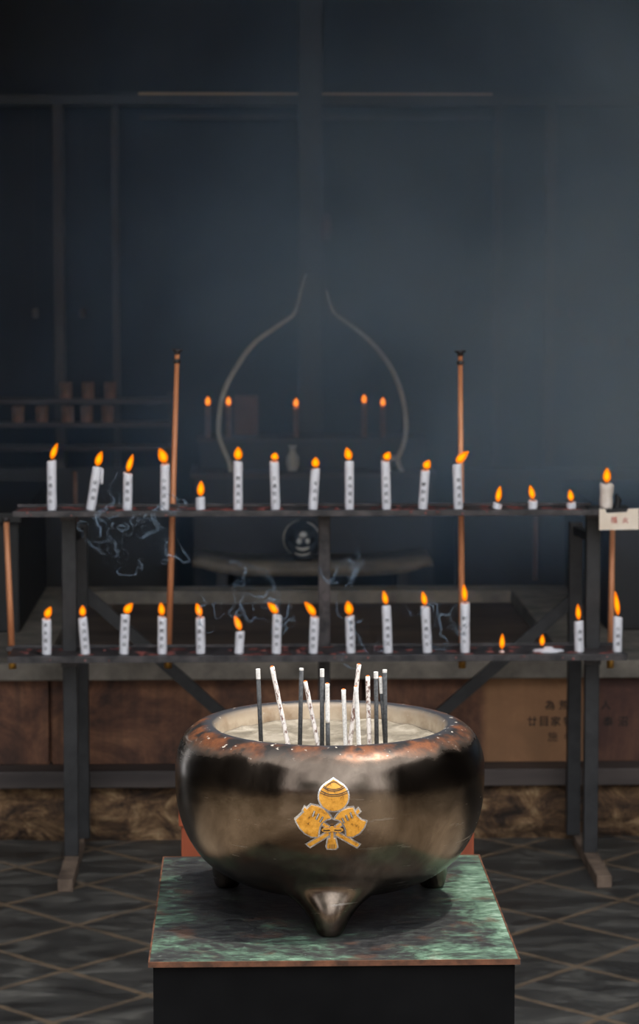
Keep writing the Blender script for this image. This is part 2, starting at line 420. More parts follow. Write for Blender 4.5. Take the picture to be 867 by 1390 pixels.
# panelled front
zp0, zp1 = ZL1, at(433, 920, 6.36).z
bm = NB()
cuts = [X0, -1.1, at(68.5, 980, 6.37).x, .3, at(832, 980, 6.37).x + .3, 1.9, X1]
for a, b_ in zip(cuts, cuts[1:]): box(bm, a + .004, b_ - .004, 6.365, 6.40, zp0, zp1, .002)
box(bm, X0, X1, 6.40, 6.5, zp0, zp1)
panel = struct('wall_front', bm, 'panel')
bm = NB()
for ch, px, py in (('為', 746, 957), ('荒', 765, 957), ('木', 782, 958), ('人', 822, 957), ('廿', 722, 979), ('目', 738, 979), ('家', 754, 979),
                   ('物', 771, 979), ('泰', 825, 979), ('沼', 845, 979), ('施', 750, 1000), ('者', 772, 1000)):
    p = at(px, py, 6.3645)
    put_glyph(bm, ch, .0255, lambda x, y, p=p: Vector((p.x + x, 6.3638, p.z + y)))
tag(finish('lettering', bm, 'brushink', panel), 'rows of brushed black characters on the panel')
# stone slab with the sunken hearth
xl, xr = at(20, 870, 6.7).x, 1.005
hx0, hx1 = xl + .11, zat(700, 808, ZS).x
YB = zat(433, 795, ZS).y
zs0 = zp1
bm = NB()
box(bm, X0, X1, 6.33, 6.62, zs0, ZS, .004)
box(bm, X0, hx0, 6.62, YB, zs0, ZS, .004)
box(bm, hx1, X1, 6.62, YB, zs0, ZS, .004)
box(bm, hx0, hx1, YB - .12, YB, zs0, ZS, .004)
struct('trim_2', bm, 'stonetop')
bm = NB(); box(bm, X0, X1, 6.5, YB, 0, zs0 + .008); struct('trim_3', bm, 'recess')
bm = NB(); box(bm, -2.6, 3.6, YB, 9.6, -.05, .02); struct('floor_inner', bm, 'black')

# back wall joinery
bm = NB()
zb0, zb1 = at(433, 134, 9.45).z, at(433, 126, 9.45).z
for a, b_ in ((188, 406), (437, 668)):
    box(bm, at(a, 130, 9.45).x, at(b_, 130, 9.45).x, 9.44, 9.6, zb0, zb1)
struct('trim_4', bm, 'beamlight')
bm = NB()
for a, b_ in ((188, 406), (437, 668)):
    box(bm, at(a, 130, 9.5).x, at(b_, 130, 9.5).x, 9.47, 9.6, at(433, 161, 9.5).z, at(433, 156, 9.5).z)
struct('trim_5', bm, 'pillar')
k = 6
for x0, x1, y0, y1 in ((188, 404, 172, 640), (438, 668, 172, 640)):
    a = at(x0, y1, 9.55); b_ = at(x1, y0, 9.55)
    bm = NB(); box(bm, a.x, b_.x, 9.53, 9.6, a.z, b_.z)
    for q in (1, 2, 3):
        xx = a.x + (b_.x - a.x) * q / 4; box(bm, xx - .012, xx + .012, 9.515, 9.53, a.z, b_.z)
    struct('door_%d' % (k - 5), bm, 'dark'); k += 1
for px, w, mat, Y, what, py0 in ((421, 32, 'black', 9.2, 'black', 0), (80, 14, 'pillar', 9.3, 'l', 142), (157, 9, 'pillar', 9.35, 'l2', 142), (675, 9, 'pillar', 9.35, 'r', 142), (747, 13, 'pillar', 9.3, 'r2', 142)):
    ww = w / F * Y; x = at(px, 400, Y).x
    bm = NB(); box(bm, x - ww / 2, x + ww / 2, Y, Y + .08, .02, 3.0 if px == 421 else at(px, py0, Y).z, .004)
    if px == 421: struct('trim_8', bm, mat)
    else:
        o = finish('wooden_pillar', bm, mat)
        tag(o, {80: 'pale weathered pillar at the far left of the dark hall', 157: 'thin upright post right of the left pillar behind the cup shelves',
                675: 'thin faint upright post in haze left of the right pillar', 747: 'faint pillar in the haze at the far right of the hall'}[px], 'pillar')
# head beam the posts reach up to
bm = NB(); box(bm, -2.58, 3.58, 9.28, 9.44, at(80, 142, 9.3).z, at(80, 142, 9.3).z + .035); struct('trim_9', bm, 'black')

zd = at(433, 640, 9.1).z
bm = NB(); box(bm, -2.58, -.26, 9.29, 9.30, .02, zd); box(bm, .78, 3.58, 9.16, 9.29, .02, zd); struct('trim_12', bm, 'black')  # added dark screens stand in for the gloom low on the back wall
# low dark cabinets flanking the slab
def cabinet(x0, x1, label):
    t_ = empty('low_cabinet', ((x0 + x1) / 2, 7.6, ZS), label, 'cabinet')
    zc = .80
    L = lambda *a, bm_=None: None
    bm = NB(); box(bm, x0, x1, 6.85, YB - .02, ZS, zc - .03, .004); o = finish('body', bm, 'black'); o.parent = t_; o.matrix_parent_inverse = t_.matrix_basis.inverted()
    bm = NB(); box(bm, x0 - .01, x1 + .01, 6.83, YB - .01, zc - .03, zc, .004); o = finish('cabinet_top', bm, 'black'); o.parent = t_; o.matrix_parent_inverse = t_.matrix_basis.inverted()
cabinet(-1.9, xl, 'low black wooden cabinet on the stone slab at the left')
cabinet(xr, 2.7, 'low black wooden cabinet on the stone slab at the right')

def sub(name, bm, mat, root, smooth=False, label=None, **kw):
    """a part built in world coordinates under a root placed by location only"""
    o = finish(name, bm, mat, None, smooth, **kw); o.parent = root
    r = root
    off = Vector((0, 0, 0))
    while r is not None: off += Vector(r.location); r = r.parent
    o.data.transform(Matrix.Translation(-off))
    if label: o['label'] = label
    return o

# ------------------------------------------------------------------ plate, pedestal
PX0, PX1, PY0, PY1, PZ = -.123, .338, 3.034, 3.58, .625
t_ = empty('pedestal', ((PX0 + PX1) / 2, 3.307, 0), 'square pedestal with a verdigris green copper top plate under the bowl', 'pedestal')
bm = NB(); box(bm, PX0 + .0, PX1 - .0, PY0 + .0, PY1 - .0, PZ - .002, PZ); 
bmesh.ops.subdivide_edges(bm, edges=bm.edges[:], cuts=2, use_grid_fill=True)
o = finish('top_plate', bm, 'verdigris', t_); o.location = Vector((0, 0, 0)) - Vector(t_.location)
o['label'] = 'green and black corroded copper top plate'
bm = NB()
for a in ((PX0 - .002, PX0, PY0, PY1), (PX1, PX1 + .002, PY0, PY1), (PX0 - .002, PX1 + .002, PY1, PY1 + .002), (PX0 - .002, PX1 + .002, PY0 - .002, PY0)):
    box(bm, *a, PZ - .006, PZ + .0008)
sub('rim_strip', bm, 'copperedge', t_, label='thin copper coloured edge of the plate')
bm = NB(); box(bm, PX0 + .004, PX1 - .004, PY0 + .006, PY1 - .006, .05, PZ - .002)
sub('pedestal_body', bm, 'pedestal', t_)
bm = NB(); box(bm, PX0 - .03, PX1 + .03, PY0 - .02, PY1 + .02, 0, .05, .006); sub('plinth', bm, 'pedestal', t_)

# vermilion stand behind the bowl
a = at(246, 1163, 3.95); b_ = at(643, 1163, 3.95); ztop = at(433, 1096, 3.95).z
t_ = empty('vermilion_box', ((a.x + b_.x) / 2, 4.08, 0), 'orange red wooden box standing behind the bronze bowl, mostly hidden', 'box')
bm = NB(); box(bm, a.x, b_.x, 3.95, 4.2, .06, ztop - .03, .003); sub('body', bm, 'vermilion', t_)
bm = NB(); box(bm, a.x - .004, b_.x + .004, 3.945, 4.205, ztop - .03, ztop, .003); sub('lid', bm, 'vermilion', t_)
for xx in (a.x + .03, b_.x - .03):
    for yy in (3.98, 4.17):
        bm = NB(); box(bm, xx - .02, xx + .02, yy - .02, yy + .02, 0, .06); sub('leg', bm, 'vermilion', t_)

# ------------------------------------------------------------------ bowl
BX, BY = .111, 3.32
prof = [(0, .648), (.05, .649), (.10, .656), (.136, .667), (.171, .690), (.194, .7225), (.2065, .762), (.2098, .804), (.2080, .830), (.2000, .852), (.188, .8655),
        (.175, .8725), (.164, .8735), (.1565, .871), (.1530, .864), (.1515, .845), (.151, .80), (.140, .74), (.11, .70), (.06, .682), (0, .680)]
PR = [(max(0, p[0]), p[1]) for p in spline(prof, 10)]
PR[0] = (0, .648); PR[-1] = (0, .680)
bm = NB(); lathe(bm, [(r, z_ - PZ) for r, z_ in PR], 200)
# three cabriole feet, flaring inwards and sideways into the underside
cam_az = math.atan2(0 - BY, 0 - BX)
lev = [(0.0, .0150, .181, .151), (.003, .0165, .1825, .149), (.010, .021, .184, .143), (.018, .027, .1855, .134), (.028, .034, .186, .120), (.038, .045, .184, .103),
       (.048, .060, .180, .085), (.060, .080, .176, .060), (.075, .09, .165, .05), (.09, .08, .14, .05)]
for kk in range(3):
    az = cam_az + kk * 2 * PI / 3
    er = Vector((math.cos(az), math.sin(az), 0)); et = Vector((-math.sin(az), math.cos(az), 0))
    L2 = [tuple(q) for q in spline(lev, 4)]
    rings = []
    for h, w, ro, ri in L2:
        c_ = er * ((ro + ri) / 2) + Vector((0, 0, h)); ra = (ro - ri) / 2
        rings.append([bm.verts.new(c_ + er * (ra * math.cos(2 * PI * i / 40)) + et * (w * math.sin(2 * PI * i / 40))) for i in range(40)])
    for a_, b2 in zip(rings, rings[1:]):
        for i in range(40): bm.faces.new((a_[i], a_[(i + 1) % 40], b2[(i + 1) % 40], b2[i]))
    bm.faces.new(rings[0][::-1]); bm.faces.new(rings[-1])
bmesh.ops.recalc_face_normals(bm, faces=bm.faces[:])
me = bpy.data.meshes.new('tmp'); bm.to_mesh(me); bm.free()
tmp = bpy.data.objects.new('tmp', me); C.objects.link(tmp)
md = tmp.modifiers.new('r', 'REMESH'); md.mode = 'VOXEL'; md.voxel_size = .0022; md.use_smooth_shade = True
md = tmp.modifiers.new('s', 'SMOOTH'); md.factor = .6; md.iterations = 14
dg = bpy.context.evaluated_depsgraph_get(); dg.update()
me2 = bpy.data.meshes.new_from_object(tmp.evaluated_get(dg))
bpy.data.objects.remove(tmp)
n_ = len(me2.vertices); co = np.empty(n_ * 3); me2.vertices.foreach_get('co', co); co = co.reshape(-1, 3)
R = np.hypot(co[:, 0], co[:, 1]); Z = co[:, 2]
pp = np.array([(r, z_ - PZ) for r, z_ in spline(prof, 40)])
A0, B0 = pp[:-1], pp[1:]
sel = np.where(Z > .085)[0]
wgt = np.clip((Z[sel] - .085) / .03, 0, 1)
for c0 in range(0, len(sel), 4000):
    s_ = sel[c0:c0 + 4000]; P = np.stack([R[s_], Z[s_]], 1)[:, None, :]
    D = B0 - A0; tt = np.clip(((P - A0) * D).sum(2) / np.maximum((D * D).sum(1), 1e-12), 0, 1)
    Q = A0 + tt[..., None] * D; dd = ((P - Q) ** 2).sum(2); bi = dd.argmin(1)
    q = Q[np.arange(len(s_)), bi]; w = wgt[c0:c0 + 4000]
    nr = R[s_] * (1 - w) + q[:, 0] * w; nz = Z[s_] * (1 - w) + q[:, 1] * w
    k_ = nr / np.maximum(R[s_], 1e-6)
    co[s_, 0] *= k_; co[s_, 1] *= k_; co[s_, 2] = nz
ne = len(me2.edges); ed_ = np.empty(ne * 2, dtype=np.int64); me2.edges.foreach_get('vertices', ed_); ed_ = ed_.reshape(-1, 2)
keep = (Z[ed_[:, 0]] < .14) & (Z[ed_[:, 1]] < .14); ed_ = ed_[keep]
deg = np.bincount(ed_.ravel(), minlength=n_).astype(float); deg[deg == 0] = 1
wz = np.clip((Z - .008) / .02, 0, 1) * np.clip((.125 - Z) / .03, 0, 1)
for _ in range(90):
    acc = np.zeros_like(co)
    for ax_ in range(3):
        acc[:, ax_] = np.bincount(ed_[:, 0], co[ed_[:, 1], ax_], n_) + np.bincount(ed_[:, 1], co[ed_[:, 0], ax_], n_)
    co += (acc / deg[:, None] - co) * (wz * .6)[:, None]
co[:, 2] = np.maximum(co[:, 2], 0)
me2.vertices.foreach_set('co', co.ravel()); me2.update()
me2.materials.clear(); me2.materials.append(M['bronze'])
for p in me2.polygons: p.use_smooth = True
me2.name = 'bowl_body'
bowl = empty('incense_bowl', (BX, BY, PZ), 'large round dark bronze incense bowl with gold crest and three feet on the green plate', 'incense burner')
o = bpy.data.objects.new('bowl_body', me2); C.objects.link(o); o.parent = bowl

# crest: traced emblem laid onto the curve of the bowl
hull = [(r, z_) for r, z_ in spline(prof, 40) if .66 < z_ < .85 and r > .18]
def hr(z_):
    best = min(hull, key=lambda q: abs(q[1] - z_)); return best[0]
def onbowl(u, v, off):
    px, py = 390 + u / 7.225, 1040 + v / 7.225
    p = at(px, py, BY - .2075); z_ = p.z
    dz = hr(z_) ; s = (p.x - BX)
    rr = dz + off; ph = math.asin(max(-1, min(1, s / dz)))
    return Vector((rr * math.sin(ph), -rr * math.cos(ph), z_ - PZ))
def inlay(bm, poly, o0, o1, hole=None):
    """extruded outline conforming to the bowl"""
    b2 = bmesh.new()
    vs = [b2.verts.new((x, y, 0)) for x, y in poly]
    f = b2.faces.new(vs)
    if f.normal.z < 0: pass
    bmesh.ops.triangulate(b2, faces=[f])
    for _ in range(4):
        es = [e for e in b2.edges if e.calc_length() > 45]
        if not es: break
        bmesh.ops.subdivide_edges(b2, edges=es, cuts=1); bmesh.ops.triangulate(b2, faces=b2.faces[:])
    r = bmesh.ops.extrude_face_region(b2, geom=b2.faces[:])
    for g_ in r['geom']:
        if isinstance(g_, bmesh.types.BMVert): g_.co.z = 1
    mp = {}
    for v in b2.verts: mp[v] = bm.verts.new(onbowl(v.co.x, v.co.y, o1 if v.co.z > .5 else o0))
    for f in b2.faces:
        try: bm.faces.new([mp[v] for v in f.verts])
        except ValueError: pass
    b2.free()
def grow(poly, d):
    n = len(poly); area = sum(poly[i][0] * poly[(i + 1) % n][1] - poly[(i + 1) % n][0] * poly[i][1] for i in range(n))
    s = 1 if area > 0 else -1; out = []
    for i in range(n):
        p0, p1, p2 = poly[i - 1], poly[i], poly[(i + 1) % n]
        def nn(a, b):
            dx, dy = b[0] - a[0], b[1] - a[1]; L = math.hypot(dx, dy) or 1; return dy / L * s, -dx / L * s
        n1, n2 = nn(p0, p1), nn(p1, p2); mx_, my_ = n1[0] + n2[0], n1[1] + n2[1]; L = math.hypot(mx_, my_) or 1
        kk = min(1.6, 2 / max(L, .6)) 
        out.append((p1[0] + mx_ / L * d * kk, p1[1] + my_ / L * d * kk))
    return out
jewel = []
for i in range(36):
    an = math.radians(-60 + 300 * i / 35)          # open at the top for the tip
    jewel.append((452 + 140 * math.cos(an), 292 + 138 * math.sin(an)))
jewel = [(x, y) for x, y in jewel] + [(415, 152), (450, 128), (490, 152)]
cen = (452, 270); jewel.sort(key=lambda p: math.atan2(p[1] - cen[1], p[0] - cen[0]))
axl = [(235, 380), (300, 392), (360, 420), (400, 460), (425, 500), (380, 515), (340, 545), (315, 590), (305, 640), (300, 690), (240, 690), (180, 660), (130, 610), (95, 545), (90, 530), (140, 525), (190, 490), (225, 440)]
axr = [(640, 405), (590, 410), (535, 430), (495, 465), (465, 510), (510, 520), (550, 560), (575, 620), (578, 685), (640, 688), (700, 655), (745, 600), (765, 545), (720, 530), (680, 490), (650, 440)]
hl = [(395, 645), (412, 668), (225, 795), (198, 772)]; hr_ = [(470, 668), (490, 645), (700, 772), (680, 797)]
hul = [(172, 405), (158, 432), (188, 462), (208, 438)]; hur = [(668, 442), (692, 418), (706, 440), (678, 470)]
ml = [(350, 545), (412, 588), (375, 594), (345, 572)]; mr_ = [(525, 545), (465, 588), (500, 594), (532, 572)]
brush = [(402, 712), (468, 712), (485, 795), (470, 812), (397, 810), (388, 790)]
stem = [(424, 640), (450, 640), (450, 712), (422, 712)]
crest = bpy.data.objects.new('crest', None)
bm = NB()
for pl in (jewel, axl, axr, hl, hr_, hul, hur, ml, mr_, brush, stem): inlay(bm, grow(pl, 16), -.001, .0018)
crest = finish('crest', bm, 'silver', bowl); crest['label'] = 'silver rimmed crest of a jewel over two crossed fans'
bm = NB()
for pl in (jewel, ): inlay(bm, pl, .001, .0034)
finish('jewel', bm, 'gold', crest)['label'] = 'round golden jewel'
for nm, pl in (('left', axl), ('right', axr)):
    bm = NB(); inlay(bm, pl, .001, .0032); finish('fan', bm, 'gold', crest)['label'] = 'golden fan shaped blade'
for pl in (hl, hr_):
    bm = NB(); inlay(bm, pl, .001, .0036); finish('handle', bm, 'gold', crest)
for pl in (hul, hur, ml, mr_):
    bm = NB(); inlay(bm, pl, .001, .003); finish('handle_tip', bm, 'gold', crest)
bm = NB(); inlay(bm, brush, .001, .0036); inlay(bm, stem, .001, .0034)
finish('tassel', bm, 'gold', crest)
bm = NB()
for cx_, cy_ in ((388, 620), (492, 617)):
    inlay(bm, [(cx_ + 52 * math.cos(2 * PI * i / 20), cy_ + 22 * math.sin(2 * PI * i / 20)) for i in range(20)], .002, .0046)
inlay(bm, [(437 + 24 * math.cos(2 * PI * i / 14), 606 + 26 * math.sin(2 * PI * i / 14)) for i in range(14)], .002, .0056)
finish('knot', bm, 'gold', crest)
def stripe(bm, pts, w, o0, o1):
    pts = [tuple(p) for p in spline(pts, 6)]
    L, Rr = [], []
    for i, p in enumerate(pts):
        q0, q1 = pts[max(i - 1, 0)], pts[min(i + 1, len(pts) - 1)]
        dx, dy = q1[0] - q0[0], q1[1] - q0[1]; l_ = math.hypot(dx, dy)
        L.append((p[0] - dy / l_ * w / 2, p[1] + dx / l_ * w / 2)); Rr.append((p[0] + dy / l_ * w / 2, p[1] - dx / l_ * w / 2))
    inlay(bm, L + Rr[::-1], o0, o1)
bm = NB()
for pts, w in (([(375, 195), (450, 148), (530, 190)], 7), ([(350, 200), (400, 228), (450, 235), (510, 226), (560, 200)], 8), ([(325, 232), (390, 262), (450, 270), (520, 260), (588, 232)], 8),
               ([(320, 252), (390, 280), (450, 287), (520, 278), (590, 250)], 6), ([(356, 185), (385, 208), (450, 219), (510, 210), (548, 186)], 6)):
    stripe(bm, pts, w, .003, .0042)
for x in (412, 428, 444, 460): stripe(bm, [(x, 765), (x + 1, 785), (x + 2, 808)], 5, .003, .0042)
for cx_, cy_ in ((388, 620), (492, 617)): stripe(bm, [(cx_ - 34, cy_), (cx_, cy_ + 2), (cx_ + 34, cy_)], 11, .004, .0051)
for sl in ([(268, 432), (250, 488)], [(310, 458), (283, 517)], [(350, 487), (320, 542)], [(612, 445), (632, 500)], [(570, 470), (592, 527)], [(532, 500), (555, 550)]):
    (x0, y0), (x1, y1) = sl; stripe(bm, [(x0, y0), ((x0 + x1) / 2, (y0 + y1) / 2), (x1, y1)], 20, .0028, .0036)
finish('engraving', bm, 'darkline', crest)
for sl in ([(268, 432), (250, 488)], [(310, 458), (283, 517)], [(350, 487), (320, 542)], [(612, 445), (632, 500)], [(570, 470), (592, 527)], [(532, 500), (555, 550)]):
    (x0, y0), (x1, y1) = sl; bm = NB(); stripe(bm, [(x0, y0), ((x0 + x1) / 2, (y0 + y1) / 2), (x1, y1)], 11, .0034, .0041)
    finish('slot', bm, 'silver', crest)['label'] = 'pale slot cut in the fan'

# ash filling
ZA = at(446, 978, BY + .15).z
bm = NB(); rings = []
for j in range(0, 41):
    r = .1505 * j / 40; row = []
    for i in range(96 if j else 1):
        an = 2 * PI * i / 96; x, y = r * math.cos(an), r * math.sin(an)
        h = noise.fractal(Vector((x * 22, y * 22, 3)), .8, 2, 4) * .0035 + .003 * (j / 40) ** 6
        row.append(bm.verts.new((x, y, h)))
    rings.append(row)
for a_, b2 in zip(rings, rings[1:]):
    for i in range(96):
        j = (i + 1) % 96
        if len(a_) == 1: bm.faces.new((a_[0], b2[i], b2[j]))
        else: bm.faces.new((a_[i], b2[i], b2[j], a_[j]))
low = [bm.verts.new((v.co.x * .98, v.co.y * .98, -.03)) for v in rings[-1]]
for i in range(96):
    j = (i + 1) % 96; bm.faces.new((rings[-1][j], rings[-1][i], low[i], low[j]))
bm.faces.new(low)
o = finish('incense_ash', bm, 'ash', None, True, (BX, BY, ZA)); tag(o, 'pale grey beige ash filling the bronze bowl', 'ash', kind='stuff')

# incense sticks: (top px, bottom px, ash length in px, kind, ember, label)
IN = [((350, 908), (354, 1004), 14, 'dark', 0, 'dark incense stick with white ash tip, leftmost in the bowl'),
      ((369, 905), (390, 1007), 102, 'spot', 1, 'long speckled white incense stick leaning left, second from the left'),
      ((409, 907), (407, 1008), 3, 'dark', 0, 'all dark upright incense stick between two leaning pale ones'),
      ((414, 925), (431, 1008), 90, 'spot', 1, 'shorter speckled incense stick leaning left over the crest'),
      ((437, 908), (437, 1008), 11, 'dark', 0, 'dark upright incense stick with white tip, beside the half burnt one'),
      ((444, 928), (445, 1010), 54, 'dark', 1, 'incense stick burnt white down to a short dark lower end'),
      ((466, 936), (469, 1010), 80, 'white', 1, 'short plain white incense stick with orange ember, standing by itself'),
      ((487, 902), (475, 1009), 110, 'spot', 1, 'tall speckled incense stick leaning right, the tallest of all'),
      ((483, 932), (487, 1010), 80, 'white', 1, 'plain white incense stick crossing in front of the right leaning one'),
      ((499, 918), (501, 1008), 95, 'spot', 1, 'upright speckled brown and white incense stick'),
      ((510, 912), (511, 1007), 9, 'dark', 0, 'dark incense stick with short white tip right of the speckled one'),
      ((516, 919), (522, 1006), 23, 'dark', 1, 'thin dark incense stick with long white burnt end, near the right'),
      ((522, 909), (523, 1006), 4, 'dark', 0, 'dark grey incense stick, rightmost in the bowl')]
for i, (tp, bt, al_, kd, em, lab) in enumerate(IN):
    Y = BY - .035 - .004 * (i % 3) - (.012 if i in (8,) else 0) + (.012 if i == 11 else 0)
    b0 = at(bt[0], bt[1], Y); t0 = at(tp[0], tp[1], Y); ax = (t0 - b0).normalized()
    base = b0 - ax * ((b0.z - (ZA - .012)) / ax.z)
    L = (t0 - base).length; la = min(L - .012, al_ * .00098)
    r_ = .0030 if i != 11 else .0024
    root = empty('incense_stick', base, lab, 'incense stick', 'incense sticks burning in the bronze bowl')
    bm = NB(); p0 = Vector((0, 0, 0)); n_s = 14
    if kd == 'dark':
        tube(bm, [p0, ax * (L - la)], r_, 12); finish('stick', bm, 'stickdark', root, True)
    else: la = L
    bm = NB(); pts = []; rr = []
    for q in range(n_s + 1):
        s_ = (L - la) + la * q / n_s
        wob_ = Vector((noise.noise(Vector((i * 3.1, s_ * 60, 0))) * .0004, 0, 0)) if kd == 'spot' else Vector((0, 0, 0))
        pts.append(ax * s_ + wob_); rr.append(r_ * (1.0 + (.12 * noise.noise(Vector((s_ * 250, i, 4))) if kd == 'spot' else 0)) + .0001)
    tube(bm, pts, rr, 12); finish('burnt_ash' if kd == 'dark' else 'stick', bm, 'stickspot' if kd == 'spot' else 'stickash', root, True)
    if em:
        bm = NB(); tube(bm, [ax * (L - .0002), ax * (L + .0012)], [r_ * .85, r_ * .5], 10); finish('ember', bm, 'ember', root, True)['label'] = 'glowing orange tip'

# ------------------------------------------------------------------ candle rack
YF = 5.93
ZT = at(433, 694, YF).z; ZB = at(433, 890.5, YF).z
YC = 5.975
rack = empty('candle_rack', (at(433, 1180, 6.05).x, 6.05, 0), 'black steel two shelf candle rack with splayed braces standing before the wooden platform', 'candle rack')
def shelf(x0, x1, z_, dep, lip, name):
    bm = NB()
    box(bm, x0, x1, YF, YF + dep, z_ - .004, z_, .001)
    box(bm, x0, x1, YF - .004, YF, z_ - lip, z_ + .002, .001)
    box(bm, x0, x1, YF + dep, YF + dep + .004, z_ - lip * .6, z_ + .006, .001)
    o = sub(name, bm, 'shelf', rack)
    return o
x0t, x1t = at(17, 694, YF).x, at(812, 694, YF).x
x0b, x1b = at(10, 890, YF).x, at(851, 890, YF).x
s1 = shelf(x0t, x1t, ZT, .13, .012, 'upper_shelf'); s2 = shelf(x0b, x1b, ZB, .15, .014, 'lower_shelf')
def drips(sh, x0, x1, z_, n, dep):
    bm = NB()
    for i in range(n):
        x = random.uniform(x0 + .02, x1 - .02); y = YF + random.uniform(.015, dep - .01); r_ = random.uniform(.003, .010)
        b2 = NB(); lathe(b2, [(0, .0022), (r_ * .6, .0018), (r_, 0)], 8)
        for v in b2.verts: v.co = Vector((x + v.co.x * random.uniform(1, 2.6), y + v.co.y, z_ + v.co.z * 1.0 + .0001))
        mp = {v: bm.verts.new(v.co) for v in b2.verts}
        for f in b2.faces: bm.faces.new([mp[v] for v in f.verts])
        b2.free()
    for i in range(n // 6):       # beads on the front lip
        x = random.uniform(x0 + .02, x1 - .02); zz = z_ - random.uniform(.001, .009); r_ = random.uniform(.0018, .0032)
        r = bmesh.ops.create_uvsphere(bm, u_segments=8, v_segments=6, radius=r_)['verts']
        for v in r: v.co = Vector((x + v.co.x, YF - .0045 + v.co.y * .5, zz + v.co.z))
    o = sub('wax_drips', bm, 'redwax', sh, True); o['kind'] = 'stuff'; o['label'] = 'red wax drips spilled along the shelf'
drips(s1, x0t, x1t, ZT, 80, .13); drips(s2, x0b, x1b, ZB, 80, .15)
def post(bm, px_top, px_bot, ytop, ybot, Y, w, dep, ztop=None, zbot=None):
    a_ = at(px_top, ytop, Y); c_ = at(px_bot, ybot, Y)
    za = a_.z if ztop is None else ztop; zc = c_.z if zbot is None else zbot
    x = (a_.x + c_.x) / 2
    box(bm, x - w / 2, x + w / 2, Y, Y + dep, zc, za, .0015); return x
YP = 6.065
ppx = []
for pxt, pxb, rx in ((94, 96, 109), (801, 811, 791)):
    bm = NB(); x = post(bm, pxt, pxt + (2 if pxt < 400 else 5), 700, 1180, YP - .035, .035, .030, ZT - .004, .03); ppx.append(x)
    sub('post', bm, 'paint', rack)
    xr_ = x + (.016 if pxt < 400 else -.018)
    bm = NB(); box(bm, xr_ - .017, xr_ + .017, 6.215, 6.245, .03, ZT - .06, .0015); sub('post', bm, 'paint', rack)
    for zz0, zz1 in ((ZT - .030, ZT - .006), (ZB - .04, ZB - .006)):
        bm = NB(); box(bm, x - .02, x + .02, YP - .043, YP - .035, zz0, zz1, .001); sub('bracket', bm, 'shelf', rack)
    bm = NB(); box(bm, x - .017, x + .019, 5.80, 6.255, 0.0, .03, .002); sub('foot', bm, 'dusty', rack, label='dusty brown topped foot bar')
    for zz0 in (ZB - .03, ZT - .08):
        bm = NB(); bar(bm, (x, YP, zz0), (xr_, 6.23, zz0), .02, .02); sub('cross_bar', bm, 'paint', rack)
xc = at(440, 800, YP).x
bm = NB(); box(bm, xc - .0145, xc + .0145, YP - .005, YP + .02, .30, ZT - .004, .0015); sub('post', bm, 'shelf', rack, label='grey centre post')
bm = NB(); box(bm, xc - .012, xc + .012, YP - .012, YP - .005, ZT - .032, ZT - .006, .001); sub('bracket', bm, 'shelf', rack)
# diagonal braces behind the lower shelf
YD = 6.235
for (a1, a2), (c1, c2), wb in (((110, 800), (446, 1098), .030), ((784, 808), (444, 1100), .030)):
    p, q = at(a1, a2, YD), at(c1, c2, YD); bm = NB(); bar(bm, p, q, .012, wb, Vector((0, -1, 0)).cross((q - p).normalized())); sub('brace', bm, 'paint', rack)
zc_ = at(445, 1098, YD).z
bm = NB(); bar(bm, (xc, YD, zc_ - .02), (xc, YP + .015, .315), .02, .02, Vector((1, 0, 0))); sub('cross_bar', bm, 'paint', rack)
# copper rods
def rod(tx, ty, bx, by, Y, r0, r1, cap, label, mat='copper'):
    a_, c_ = at(tx, ty, Y), at(bx, by, Y)
    bm = NB(); tube(bm, [c_, c_.lerp(a_, .5), a_], [r1, (r0 + r1) / 2, r0], 14); o = sub('rod', bm, mat, rack, True, label)
    d = (a_ - c_).normalized()
    bm = NB(); tube(bm, [c_ - d * .003, c_ + d * .02], r1 * 1.12, 14); sub('rod_tip', bm, 'brass', o, True)
    if cap == 2:
        bm = NB(); tube(bm, [a_ - d * .024, a_ - d * .021, a_ - d * .017, a_ - d * .013], [r0 * 1.1, r0 * 1.5, r0 * 1.5, r0 * 1.1], 14)
        tube(bm, [a_ - d * .002, a_ + d * .004, a_ + d * .008, a_ + d * .011], [r0 * 1.1, r0 * 1.2, r0 * 2.3, r0 * 2.3], 16); sub('rod_cap', bm, 'shelf', o, True)
    elif cap == 1:
        bm = NB(); tube(bm, [a_ - d * .004, a_ + d * .007], r0 * 1.3, 14); sub('rod_cap', bm, 'shelf', o, True)
    # clip holding the rod to the rear lip of the lower shelf
    p = c_ + d * ((ZB - c_.z) / d.z); bm = NB(); box(bm, p.x - .012, p.x + .012, YF + .152, Y - r1 * .5, ZB - .010, ZB + .002, .001); sub('clip', bm, 'shelf', o)
YR = 6.105
rod(240.5, 480, 228, 905, YR, .0062, .0085, 2, 'tall copper rod with flat cap left of centre')
rod(624.5, 482, 627, 905, YR, .0062, .0085, 2, 'tall copper rod with flat cap right of centre')
rod(8.5, 706, 17, 906, YR, .0068, .0085, 1, 'short leaning copper rod at the left end')
rod(831, 718, 828, 905, YR, .0068, .008, 0, 'short copper rod at the right end')

